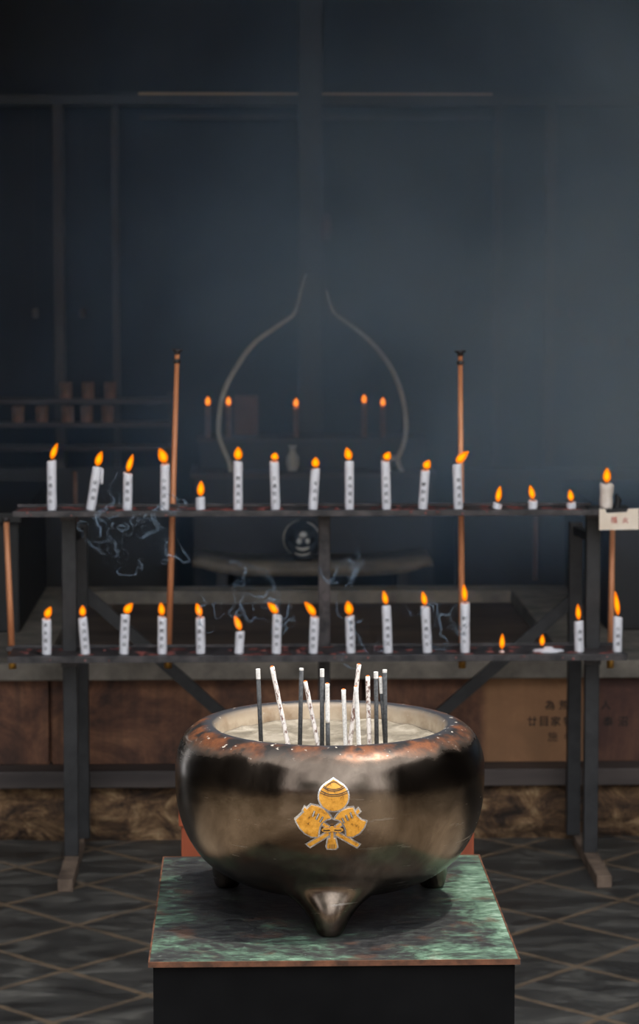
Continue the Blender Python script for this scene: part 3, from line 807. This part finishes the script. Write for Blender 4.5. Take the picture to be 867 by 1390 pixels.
# ------------------------------------------------------------------ flames and candles
def lean_pts(h, lx, n=8):
    return [Vector((lx * (q / n) ** 1.4, 0, h * q / n)) for q in range(n + 1)]
def flame_mesh(w, h, lx):
    bm = NB(); n = 14; rr = []; pts = []
    for q in range(n + 1):
        u = q / n; r = w / 2 * (math.sin(PI * min(1, u ** .82)) ** .72) * (1 - .18 * u); rr.append(max(r, .00015)); pts.append(Vector((lx * u ** 1.2, 0, h * u)))
    tube(bm, pts, rr, 14); return bm
def flame(parent, base, w, h, lx):
    """base: where the wick meets the wax in the parent's frame"""
    up = .004
    bm = NB(); tube(bm, [base, base + Vector((lx * .12, 0, up)), base + Vector((lx * .25, 0, up + h * .18))], [.0010, .0009, .0007], 6)
    o = finish('wick', bm, 'wick', parent, True)
    f = finish('flame', flame_mesh(w, h, lx), 'flame', parent, True, base + Vector((0, 0, up)))
    c_ = finish('flame_core', flame_mesh(w * .52, h * .60, lx * .6), 'core', f, True, Vector((lx * .12, 0, h * .18)))
    c_['label'] = 'bright yellow heart of the flame'
    return f
S = 1.786e-3
WORDS = ['家内安全', '交通安全', '無病息災', '諸願成就', '心願成就', '身体健全']
def candle(i, bx, by, tx, ty, fx, fy, fw, fh, w, zb, label, group, words=4, top_off=.18, mat='wax', Y=YC, sc_=S, wo=None, name='candle'):
    b0 = at(bx, by, Y); b0.z = zb; t0 = at(tx, ty, Y); ax = t0 - b0; L = ax.length; r = w / 2 * sc_
    root = empty(name, b0, label, 'candle', group)
    tilt = math.atan2(ax.x, ax.z)
    bm = NB(); n = 10; lv = [(0, 0), (r * .96, 0), (r, .001)]
    lv += [(r * (1 + .02 * math.sin(q * 1.7 + i)), L * q / 6) for q in range(1, 6)] + [(r, L - .003), (r * .93, L - .0005), (r * .8, L), (r * .3, L - .0012), (0, L - .0014)]
    cut = (i * 37 % 7) / 7
    def xf(c_):
        v = Vector(c_)
        if c_.z > L * .8: v.z += .0022 * math.cos(math.atan2(c_.y, c_.x) + cut * 6) * (math.hypot(c_.x, c_.y) / r)
        return Matrix.Rotation(tilt, 3, 'Y') @ v
    lathe(bm, lv, 20, xf=xf)
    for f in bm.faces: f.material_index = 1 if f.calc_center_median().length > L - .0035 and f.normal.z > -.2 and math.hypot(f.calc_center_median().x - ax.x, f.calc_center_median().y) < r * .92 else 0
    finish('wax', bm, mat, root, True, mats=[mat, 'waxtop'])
    if words:
        word = wo or WORDS[(i * 5 + 1) % len(WORDS)]; bm = NB(); gs = 5.6 * sc_; pitch = 10.6 * sc_
        ph0 = math.radians(((i * 53) % 31) - 15)
        for q in range(words):
            zc = L - top_off * L - pitch * q - gs / 2
            if zc < gs: break
            put_glyph(bm, word[q], gs, lambda x, y, zc=zc: Matrix.Rotation(tilt, 3, 'Y') @ Vector(((r + .0005) * math.sin(x / r + ph0), -(r + .0005) * math.cos(x / r + ph0), zc + y)))
        finish('lettering', bm, 'ink', root)
    tp = Matrix.Rotation(tilt, 3, 'Y') @ Vector((0, 0, L - .001))
    fc = at(fx, fy, Y) - b0; bot = fc.z - fh * sc_ / 2
    lx = (fc.x - tp.x) * 2.0
    if abs(lx) > fh * sc_ * 1.5: lx = math.copysign(fh * sc_ * 1.5, lx)
    flame(root, tp, fw * sc_, fh * sc_, lx)
    return root
GU, GL = 'candles along the upper shelf', 'candles along the lower shelf'
up = [  # base x, base y, top x, top y, flame x, flame y, fw, fh, label
 (70.5, 691, 70, 625, 74, 612, 9, 22, 4, 'tall upright white candle at the far left of the upper shelf'),
 (123, 692, 132, 634, 135, 621, 11, 20, 3, 'white candle leaning right with a melted flap, second on the upper shelf'),
 (173, 693, 173.5, 642, 177, 628, 9, 24, 4, 'medium upright white candle left of the first copper rod, third on upper shelf'),
 (223.5, 693, 224, 630, 220, 618, 14, 20, 4, 'tall white candle with flame blown left directly beside the left tall copper rod'),
 (272, 693, 272, 675, 272.5, 663, 11, 21, 0, 'very short white candle stub right of the left tall copper rod'),
 (323, 692, 323, 626, 323, 615, 13, 18, 4, 'tall white candle with round flame right of the short stub on upper shelf'),
 (374, 692, 372, 626, 373, 621, 12, 10, 4, 'tall white candle with a tiny low flame, upper shelf, above the ball'),
 (424.5, 692, 428, 636, 428, 626, 12, 14, 4, 'white candle leaning slightly right near the middle of the upper shelf'),
 (474, 692, 474, 626, 472, 617, 12, 17, 4, 'tall upright white candle just right of the centre post on upper shelf'),
 (524.5, 692, 523, 626, 526, 620, 12, 11, 4, 'tall white candle with small flame blown right, upper shelf, under the arch end'),
 (573.5, 692, 577, 638, 580, 630, 12, 12, 4, 'white candle leaning right, the last before the right tall copper rod'),
 (622, 692, 620, 630, 628, 620, 12, 16, 4, 'tall white candle in front of the right tall copper rod, flame blown right'),
 (674, 692, 675.5, 683, 677, 667, 9, 22, 0, 'nearly burnt out candle stub, first right of the right copper rod, upper shelf'),
 (723, 692, 723, 679, 721, 666, 9, 19, 0, 'short candle stub in the middle of the three stubs on the upper shelf right'),
 (775, 692, 775, 682, 774, 670, 9, 16, 0, 'nearly burnt out candle stub, last on the right of the upper shelf')]
for i, (bx, by, tx, ty, fx, fy, fw, fh, wd, lab) in enumerate(up):
    cr = candle(i, bx, by, tx, ty, fx, fy, fw, fh, 12.8, ZT + .0002, lab, GU, wd, .30 if ty < 640 else .22)
    if i == 1:      # softened sheet of wax folded over to the right
        bm = NB(); pts = [at(q[0], q[1], YC - .006) - Vector(cr.location) for q in spline([(131, 634.5), (136, 635), (139, 638), (138.5, 646), (138, 657)], 4)]
        bars = [[bm.verts.new(p_ + Vector((dx_, dy_, 0))) for dx_, dy_ in ((-.003, -.004), (.003, -.004), (.003, .006), (-.003, .006))] for p_ in pts]
        for a_, b2 in zip(bars, bars[1:]):
            for q in range(4): bm.faces.new((a_[q], a_[(q + 1) % 4], b2[(q + 1) % 4], b2[q]))
        bm.faces.new(bars[0][::-1]); bm.faces.new(bars[-1]); finish('wax_flap', bm, 'wax', cr, True)['label'] = 'melted flap of wax hanging on the right side'
lo = [
 (63.5, 888, 63, 840, 66, 830, 11, 15, 4, 'upright white candle at the far left of the lower shelf'),
 (116, 888, 112, 838, 112, 829, 10, 15, 4, 'white candle leaning left, second on the lower shelf, beside the post'),
 (168, 888, 170, 834, 175, 825, 12, 14, 4, 'white candle with flame blown sharply right, third on the lower shelf'),
 (220, 888, 220, 837, 219, 825, 10, 18, 4, 'white candle beside the left copper rod on the lower shelf'),
 (272.5, 888, 271.5, 838, 269, 826, 10, 18, 4, 'white candle right of the left copper rod on the lower shelf'),
 (324, 887, 326, 857, 322, 844, 10, 20, 1, 'half height candle burnt low, between taller ones, lower shelf'),
 (375, 887, 376, 834, 369.5, 824, 11, 15, 4, 'white candle with flame blown left, right of the half height one'),
 (425, 885, 427, 837, 420, 825, 11, 19, 4, 'white candle with long left blown flame touching the centre post'),
 (476, 885, 474.5, 836, 473, 823, 13, 19, 4, 'white candle with broad forked flame right of the centre post'),
 (526.5, 884, 524, 822, 522, 812, 9, 19, 4, 'tall white candle two right of the centre post on the lower shelf'),
 (580, 886, 577, 823, 575, 812, 9, 19, 4, 'tall white candle just left of the right copper rod, lower shelf'),
 (631, 885, 631, 818, 630, 804, 9, 24, 4, 'tallest lower shelf candle, in front of the right copper rod'),
 (786, 885, 785, 843, 784.5, 829, 8, 22, 2, 'shorter white candle with drip of wax beside the right post, lower shelf'),
 (837.5, 885, 838.5, 837, 836.5, 815, 8, 34, 3, 'white candle with very tall flame at the far right of the lower shelf')]
for i, (bx, by, tx, ty, fx, fy, fw, fh, wd, lab) in enumerate(lo):
    candle(i + 20, bx, by, tx, ty, fx, fy, fw, fh, 12.8, ZB + .0002, lab, GL, wd, .10 if i < 9 else .26)
# burnt out remains on the lower shelf
p = at(681, 882, YC); p.z = ZB + .0002
r_ = empty('candle', p, 'wick still burning in a last bit of wax, no candle body left, lower shelf', 'candle', GL)
bm = NB(); lathe(bm, [(0, 0), (.007, 0), (.006, .003), (.002, .0045), (0, .0045)], 14); finish('wax', bm, 'waxtop', r_, True)
flame(r_, Vector((0, 0, .004)), 8 * S, 21 * S, 0.001)
p = at(742, 884, YC); p.z = ZB + .0002
r_ = empty('candle', p, 'collapsed candle melted into a flat pool of white wax with a small flame', 'candle', GL)
bm = NB(); lathe(bm, [(0, 0), (.034, 0), (.035, .003), (.03, .006), (.012, .008), (.008, .013), (0, .013)], 24,
                 xf=lambda c_: Vector((c_.x * (1 + .2 * math.sin(3 * math.atan2(c_.y, c_.x))) + .004, c_.y * .55, c_.z)))
finish('wax', bm, 'wax', r_, True)
flame(r_, Vector((-.012, 0, .011)), 8 * S, 16 * S, .001)
# the thick candle with its holder and sign
p0 = at(823, 690, YF + .03)
root = empty('candle', p0, 'thick cream candle dripping onto the sign board at the right end of the rack', 'candle')
L = (at(823, 656, YF + .03) - p0).z; r = 10 * S
bm = NB(); lathe(bm, [(0, 0), (r * .9, 0), (r * .95, L * .1), (r, L * .3), (r * .93, L * .5), (r * .96, L * .75), (r, L * .93), (r * .85, L), (r * .3, L - .003), (0, L - .003)], 24,
                 xf=lambda c_: Vector((c_.x * (1 + (-.16 if c_.x > 0 and c_.z < L * .7 else .0)), c_.y, c_.z + .0015 * math.sin(c_.x * 300)))); finish('wax', bm, 'waxcream', root, True)
flame(root, Vector((0, 0, L - .002)), 12 * S, 20 * S, 0)
pc = at(813, 690, YF + .005); pd = at(866.5, 719, YF + .005)
root = empty('sign_board', ((pc.x + pd.x) / 2, YF + .01, pd.z), 'cream card sign with two red characters hung under the thick candle', 'sign')
bm = NB(); xa, xb, za, zb_ = pc.x, pd.x, pd.z, pc.z
notch = [(xa, za), (xb, za + .001), (xb - .001, zb_), (xb - .026, zb_ - .001), (xb - .030, zb_ - .009), (xa + .018, zb_ - .0115), (xa + .014, zb_ - .002), (xa, zb_)]
vs = [bm.verts.new((x, YF, z_)) for x, z_ in notch]; f = bm.faces.new(vs)
r = bmesh.ops.extrude_face_region(bm, geom=[f])
for g_ in r['geom']:
    if isinstance(g_, bmesh.types.BMVert): g_.co.y += .004
bmesh.ops.recalc_face_normals(bm, faces=bm.faces[:])
sub('card', bm, 'paper', root)
bm = NB()
for ch, px, sz in (('種', 833, .0165), ('火', 848.5, .0150)):
    p = at(px, 706, YF); put_glyph(bm, ch, sz, lambda x, y, p=p: Vector((p.x + x, YF - .0006, p.z + y)))
sub('lettering', bm, 'redink', root, label='two red brushed characters')
p = at(832, 680, YF + .02)
bm = NB(); bar(bm, (xa + .012, YF + .012, zb_ - .008), (xb - .026, YF + .012, zb_ - .005), .016, .006)
tube(bm, [Vector((p.x + .012, YF + .04, zb_ - .004)), Vector((p.x + .016, YF + .04, zb_ + .016)), Vector((p.x + .010, YF + .036, zb_ + .030))], [.007, .008, .004], 10)
bar(bm, (x1t - .02, YF + .055, ZT + .002), (xb - .02, YF + .055, ZT + .002), .07, .004)
sub('holder', bm, 'paint', rack, label='dark metal candle holder at the right end')

# ------------------------------------------------------------------ altar furniture in the gloom
YA = 8.5
ztt = at(420, 757, YA).z; xa, xb = at(262, 760, YA).x, at(584, 760, YA).x
root = empty('altar_table', ((xa + xb) / 2, YA, .02), 'low altar table with upturned ends below the glass ball, behind the rack', 'table')
bm = NB(); n = 48; ring = []
for q in range(n + 1):
    u = q / n * 2 - 1; x = (xa + xb) / 2 + (xb - xa) / 2 * u
    z_ = ztt - .012 + .032 * abs(u) ** 5 - .018 * max(0, abs(u) - .93) / .07; th = .036 * (1 - .5 * abs(u) ** 8)
    ring.append([bm.verts.new((x, y, zz)) for y, zz in ((YA - .13, z_ - th), (YA + .2, z_ - th), (YA + .2, z_), (YA - .13, z_))])
for a_, b2 in zip(ring, ring[1:]):
    for i in range(4): bm.faces.new((a_[i], a_[(i + 1) % 4], b2[(i + 1) % 4], b2[i]))
bm.faces.new(ring[0][::-1]); bm.faces.new(ring[-1]); bmesh.ops.recalc_face_normals(bm, faces=bm.faces[:])
sub('tabletop', bm, 'stonetop', root, True)
for xx in (xa + .1, xb - .1):
    for yy in (YA - .1, YA + .16):
        bm = NB(); box(bm, xx - .02, xx + .02, yy - .02, yy + .02, .02, ztt - .04); sub('leg', bm, 'black', root)
p = at(410, 730, YA); rb = 27 / F * YA
root = empty('glass_ball', (p.x, YA, p.z - rb), 'round dark glass ball with pale reflection spots resting on the altar table', 'ball')
bm = NB(); bmesh.ops.create_uvsphere(bm, u_segments=40, v_segments=24, radius=rb)
for v in bm.verts: v.co.z += rb
t = NT('smoky_glass'); b = t.bsdf(lin((40, 42, 44)), .06); b.inputs['Specular IOR Level'].default_value = .8; M['glass'] = t.m
body = finish('ball_body', bm, 'glass', root, True)
def spot(u, v, ru, rv_, mat='pale'):
    bm = NB()
    for k in range(1):
        r = bmesh.ops.create_uvsphere(bm, u_segments=14, v_segments=8, radius=1)['verts']
        s_ = rb / 27; x, z_ = u * s_, -v * s_; y = -math.sqrt(max(1e-6, rb * rb - x * x - z_ * z_))
        for q in r: q.co = Vector((x + q.co.x * ru * s_, y + q.co.y * .002, rb + z_ + q.co.z * rv_ * s_))
    return finish('reflection_spot', bm, mat, body, True)
for a_ in ((1, -7.5, 5.0, 3.9), (-4.6, 1.8, 3.9, 3.9), (6.6, 1.8, 3.3, 3.6)): spot(*a_)  # bright reflections in the glass modelled as pale spots
bm = NB(); s_ = rb / 27
for k, (r0, r1, th0, th1, zz) in enumerate(((22, 25, 15, 75, 0), (20, 23, 240, 300, 0), (12, 17, 232, 308, 1.5), (24.5, 26.5, 100, 235, 0))):
    pts = []
    for q in range(13):
        an = math.radians(th0 + (th1 - th0) * q / 12); rr = (r0 + r1) / 2 * s_
        x, z_ = rr * math.cos(an), rr * math.sin(an) + zz * s_; y = -math.sqrt(max(1e-6, rb * rb - x * x - z_ * z_)); pts.append((x, y, rb + z_))
    tube(bm, pts, [(r1 - r0) / 2 * s_ * (.4 + .6 * math.sin(PI * q / 12)) for q in range(13)], 8)
finish('reflection_arc', bm, 'tin', body, True)  # these arcs also stand for reflections in the glass
bm = NB(); lathe(bm, [(.0, -.004), (.034, -.004), (.036, .002), (.028, .008), (.0, .008)], 24); finish('ring_base', bm, 'black', root, True)

# tiered altar
z1 = at(433, 641, 8.75).z; z2 = at(433, 593, 8.95).z
root = empty('tiered_altar', (.25, 8.95, .02), 'dark two tiered altar in the haze at the back carrying five candles', 'altar')
xa, xb = at(262, 640, 8.75).x, at(588, 640, 8.75).x
bm = NB(); box(bm, xa, xb, 8.72, 9.15, .02, z1 - .02, .003); sub('lower_tier', bm, 'black', root)
bm = NB(); box(bm, xa - .01, xb + .01, 8.71, 9.15, z1 - .02, z1, .003); sub('shelf_board', bm, 'ledge', root)
bm = NB(); box(bm, xa + .02, xb - .02, 8.9, 9.15, z1, z2 - .014, .003); sub('upper_tier', bm, 'black', root)
bm = NB(); box(bm, xa + .01, xb - .01, 8.89, 9.15, z2 - .014, z2, .003); sub('shelf_board', bm, 'ledge', root)
SB = 8.97 / F
for i, (x, fy, lab) in enumerate(((282, 544, 'faint far candle, leftmost of the five on the altar'), (310, 544, 'faint far candle beside the brown box on the altar'),
                                 (401.5, 546, 'faint far candle alone at the middle of the altar'), (494, 541, 'faint far candle with the highest flame, left of the right pair on the altar'),
                                 (519.5, 545, 'faint far candle, rightmost of the five on the altar'))):
    candle(50 + i, x, 593, x, fy + 8, x, fy, 8.5, 13, 8, z2 + .0002, lab, 'far candles on the altar', 0, mat='cup', Y=8.93, sc_=SB)
a_ = at(318, 582, 9.08); c_ = at(350, 537, 9.08)
bm = NB(); box(bm, a_.x, c_.x, 9.04, 9.13, z2, c_.z, .003); tag(finish('wooden_box', bm, 'boxwood'), 'plain brown box standing on the altar behind the left candles', 'box')
p = at(397, 640, 8.8)
bm = NB(); lathe(bm, [(0, 0), (.016, 0), (.018, .004), (.024, .025), (.023, .05), (.012, .068), (.010, .08), (.016, .092), (.0, .09)], 20)
tag(finish('vase', bm, 'pale', None, True, (p.x, 8.80, z1)), 'small pale porcelain vase on the lower altar tier left of centre', 'vase')
p = at(527, 640, 8.8)
bm = NB(); lathe(bm, [(0, 0), (.016, 0), (.012, .01), (.012, .03), (.026, .04), (.028, .055), (0, .052)], 20)
tag(finish('altar_cup', bm, 'tin', None, True, (p.x, 8.80, z1)), 'small footed cup on the lower altar tier at the right', 'cup')

# jewel-shaped wire arch
YW_ = 8.76
lp = [(415, 372), (409, 392), (404, 412), (397, 428), (375, 444), (343, 468), (318, 503), (304, 532), (298, 560), (297, 590), (303, 609), (311, 628), (313, 640)]
rp = [(443, 394), (448, 412), (455, 426), (471, 438), (502, 463), (529, 497), (545, 535), (551, 577), (547.5, 603), (540, 622), (542, 632), (546, 640)]
root = empty('wire_arch', (at(425, 640, YW_).x, YW_, z1), 'thin pale metal arch in the outline of a pointed jewel in the haze', 'arch')
for pl in (lp, rp):
    pts = [at(q[0], q[1], YW_) for q in spline(pl, 5)]; pts[-1].z = z1
    n = len(pts); rad_ = [.0035 + .0055 * min(1, q / (n * .45)) for q in range(n)]
    bm = NB(); tube(bm, pts, rad_, 10); sub('side_rod', bm, 'tin', root, True)
a_, c_ = at(415, 372, YW_), at(443, 394, YW_)
bm = NB(); tube(bm, [a_, a_ + Vector((.012, 0, .02)), (a_ + c_) / 2 + Vector((0, 0, .055)), c_ + Vector((-.008, 0, .05)), c_], [.0035] * 5, 8); sub('point', bm, 'black', root, True)

# thin upright canes behind the rack
for (tx, ty, bx, by, Y, lab) in ((102, 640, 102, 800, 7.95, 'thin tan cane standing behind the left post of the rack'), (727, 690, 727, 797, 7.93, 'thin tan cane standing at the back of the slab, right')):
    a_ = at(tx, ty, Y); c_ = at(bx, by, Y); c_.z = ZS
    c_.x = a_.x
    bm = NB(); tube(bm, [c_, a_], [.0085, .0075], 12); tube(bm, [c_.lerp(a_, .5) - Vector((0, 0, .003)), c_.lerp(a_, .5) + Vector((0, 0, .003))], .0095, 12)
    tag(finish('cane', bm, 'boxwood', None, True), lab, 'cane')

# left shelves with rows of cups
root = empty('wall_shelf', (at(100, 560, 9.25).x, 9.3, at(100, 608, 9.25).z), 'dark open wall shelf at the left of the hall carrying small cups', 'shelf')
xa, xb = at(-40, 560, 9.25).x, at(236, 560, 9.25).x
zsh = []
for py in (541, 573, 605):
    z_ = at(100, py, 9.2).z; zsh.append(z_); bm = NB(); box(bm, xa, xb, 9.14, 9.29, z_ - .016, z_, .002); sub('shelf_board', bm, 'ledge', root)
for xx in (xa, xb - .02):
    bm = NB(); box(bm, xx, xx + .02, 9.15, 9.29, .02, zsh[0] + .02); sub('side_panel', bm, 'black', root)
for row, xs in ((0, (90, 120, 150)), (1, (25, 57, 92, 118, 146))):
    for q, px in enumerate(xs):
        p = at(px, 560, 9.2)
        bm = NB(); rr = .024; lathe(bm, [(0, 0), (rr * .85, 0), (rr, .004), (rr * .96, .03), (rr, .058), (rr * .85, .062), (0, .060)], 20)
        tag(finish('wooden_cup', bm, 'cup', None, True, (p.x, 9.19, zsh[row])),
            '%s small brown cup on the %s board of the left wall shelf' % ((['left', 'middle', 'right'][q] if row == 0 else ['far left', 'second from left', 'central', 'second from right', 'far right'][q]), 'top' if row == 0 else 'middle'),
            'cup', 'brown cups on the left wall shelf')
# small hanging things on the beams
def hanging(px, py, Y, w, h, mat, name, label, cat, group=None):
    p = at(px, py, Y); s_ = Y / F; root = empty(name, p, label, cat, group)
    bm = NB(); lathe(bm, [(0, -h * s_ / 2), (w * s_ * .35, -h * s_ / 2), (w * s_ * .5, -h * s_ * .2), (w * s_ * .5, h * s_ * .2), (w * s_ * .3, h * s_ / 2), (0, h * s_ / 2)], 14)
    finish('body', bm, mat, root, True)
    bm = NB(); top = at(80, 142, 9.3).z - p.z + .004
    tube(bm, [Vector((0, 0, h * s_ / 2 - .002)), Vector((0, (9.36 - Y) * 0, top))], .0012, 6); finish('cord', bm, 'black', root)
for px, py, lab in ((48, 425, 'small pale lantern hanging at the far left, left of its twin'), (112, 425, 'small pale lantern hanging between the left pillar and the post')):
    hanging(px, py, 9.33 if px < 90 else 9.33, 10, 14, 'pillar', 'hanging_lantern', lab, 'lantern', 'pale lanterns at the left')
hanging(442, 308, 9.15, 16, 36, 'reddish', 'hanging_tassel', 'dim reddish ornament hanging high in the centre of the hall', 'ornament')
for q, (px, py) in enumerate(((715, 415), (757, 425), (775, 425))):
    hanging(px, py, 9.33, 9, 13, 'reddish', 'hanging_tassel', ['small reddish ornament hanging left of the right pillar', 'small reddish ornament just right of the right pillar', 'small reddish ornament, right one of the hazy pair'][q], 'ornament', 'small reddish ornaments in the haze')
for q, px in enumerate((792, 812, 832, 852)):
    hanging(px, 464, 9.33, 10, 11, 'reddish', 'hanging_tassel', '%s of the four faint reddish ornaments in a row at the right' % ['leftmost', 'second', 'third', 'rightmost'][q], 'ornament', 'row of reddish ornaments at the right')

# ------------------------------------------------------------------ smoke
def wisp(anchor, n, spread, label, seed, rise):
    """curling filaments that follow a swirling air current"""
    rnd = random.Random(seed); bm = NB()
    def psi(x, y): return noise.noise(Vector((x / 26, y / 26, seed * 3.7))) * 26 + noise.noise(Vector((x / 9, y / 9, seed * 1.9 + 8))) * 6
    for s_ in range(n):
        x, y = anchor[0] + rnd.uniform(-spread, spread), anchor[1] - rnd.uniform(0, 1) * rise
        Y = 5.90 + rnd.uniform(-.06, 0); pts = []; m_ = rnd.randint(22, 60)
        for q in range(m_):
            e = .6; vx = (psi(x, y + e) - psi(x, y - e)) / (2 * e); vy = -(psi(x + e, y) - psi(x - e, y)) / (2 * e)
            x += vx * 1.3; y += vy * 1.3 - .45
            pts.append(at(x, y, Y + .0006 * q))
        w0 = rnd.uniform(.0005, .0020)
        rr = [w0 * math.sin(PI * (q + .5) / m_) * (1 + .4 * math.sin(q * .5 + s_)) + .0001 for q in range(m_)]
        P2 = [Vector(v) for v in spline(pts, 2)]; tube(bm, P2, [rr[min(m_ - 1, q // 2)] for q in range(len(P2))], 8)
    tag(finish('smoke_wisp', bm, 'wisp', None, True), label, 'smoke', 'smoke wisps around the rack', 'stuff')
wisp((175, 770), 34, 50, 'curling blue smoke wisps between the shelves at the left', 3, 70)
wisp((335, 860), 34, 52, 'blue smoke curls around the middle lower candles', 11, 70)
wisp((465, 800), 14, 14, 'small curl of smoke right of the centre post', 5, 40)
wisp((597, 880), 14, 18, 'thin smoke curls between the last tall lower candles at the right', 8, 50)
wisp((490, 890), 8, 24, 'thin smoke rising from the incense sticks over the lower shelf edge', 21, 30)
bm = NB(); box(bm, -2.5, 3.5, 6.65, 8.68, ZS + .02, 2.95)
tag(finish('smoke_haze', bm, 'haze'), 'bluish smoke haze filling the dark hall, thickest at the right', 'smoke', kind='stuff')

# ------------------------------------------------------------------ courtyard behind the viewer (unseen; side walls and posts added to shape the bowl's reflections)
bm = NB(); box(bm, -9, 10, -9.6, -9.3, 0, 1.7); struct('wall_courtyard', bm, 'boxwood')
bm = NB(); box(bm, -3.6, -3.2, -1.5, 6.6, 0, 5.2); struct('wall_side_left', bm, 'dark')  # unseen side walls, placed to darken the flanks of the bowl's reflection
bm = NB(); box(bm, 3.9, 4.3, -1.5, 6.6, 0, 4.2); struct('wall_side_right', bm, 'dark')
for i, (x, y) in enumerate(((-2.5, .4), (-1.25, .1), (1.35, .2), (1.8, -.4), (2.9, .6))):
    bm = NB(); box(bm, x - .09, x + .09, y - .09, y + .09, 0, 3.0, .01); struct('trim_%d' % (13 + i), bm, 'dark')  # added unseen posts, there for dark upright bars mirrored in the bowl
# two dark clipped trees against the sky
for x, y, h, rr, lab in ((-2.6, -6.5, 3.0, 1.3, 'left'), (3.6, -7.2, 2.6, 1.1, 'right')):
    root = empty('tree', (x, y, 0), 'dark clipped tree at the %s of the courtyard behind the viewer' % lab, 'tree')
    bm = NB(); tube(bm, [(0, 0, 0), (.05, 0, h * .5), (0, 0, h * .8)], [.11, .09, .06], 10); finish('trunk', bm, 'bark', root, True)
    bm = NB(); bmesh.ops.create_icosphere(bm, subdivisions=4, radius=rr)
    for v in bm.verts: v.co = v.co * (1 + .25 * noise.noise(v.co * 2.5)) * 1.0 + Vector((0, 0, h))
    finish('crown', bm, 'leaf', root, True)

# ------------------------------------------------------------------ light
w = bpy.data.worlds.new('sky'); sc.world = w; w.use_nodes = True; nt = w.node_tree; bg = nt.nodes['Background']
bg.inputs[0].default_value = (.91, .95, 1.0, 1); bg.inputs[1].default_value = 2.0
sun = bpy.data.lights.new('sun', 'SUN'); sun.energy = 2.0; sun.angle = math.radians(1.2); sun.color = (1, .95, .88)
so = bpy.data.objects.new('sun', sun); C.objects.link(so)
sd = Vector((-.30, .01, -1)).normalized(); so.rotation_euler = sd.to_track_quat('-Z', 'Y').to_euler(); so.location = (1, 2, 5)

sc.view_settings.view_transform = 'Standard'; sc.view_settings.look = 'None'; sc.view_settings.gamma = 1
sc.view_settings.use_curve_mapping = False; sc.view_settings.exposure = 0.9
sc.cycles.use_denoising = True
try: sc.cycles.denoiser = 'OPENIMAGEDENOISE'
except Exception: pass
sc.cycles.volume_max_steps = 64; sc.cycles.volume_step_rate = 2.0
sc.cycles.max_bounces = 8; sc.cycles.volume_bounces = 1; sc.cycles.transparent_max_bounces = 24
sc.cycles.sample_clamp_indirect = 4
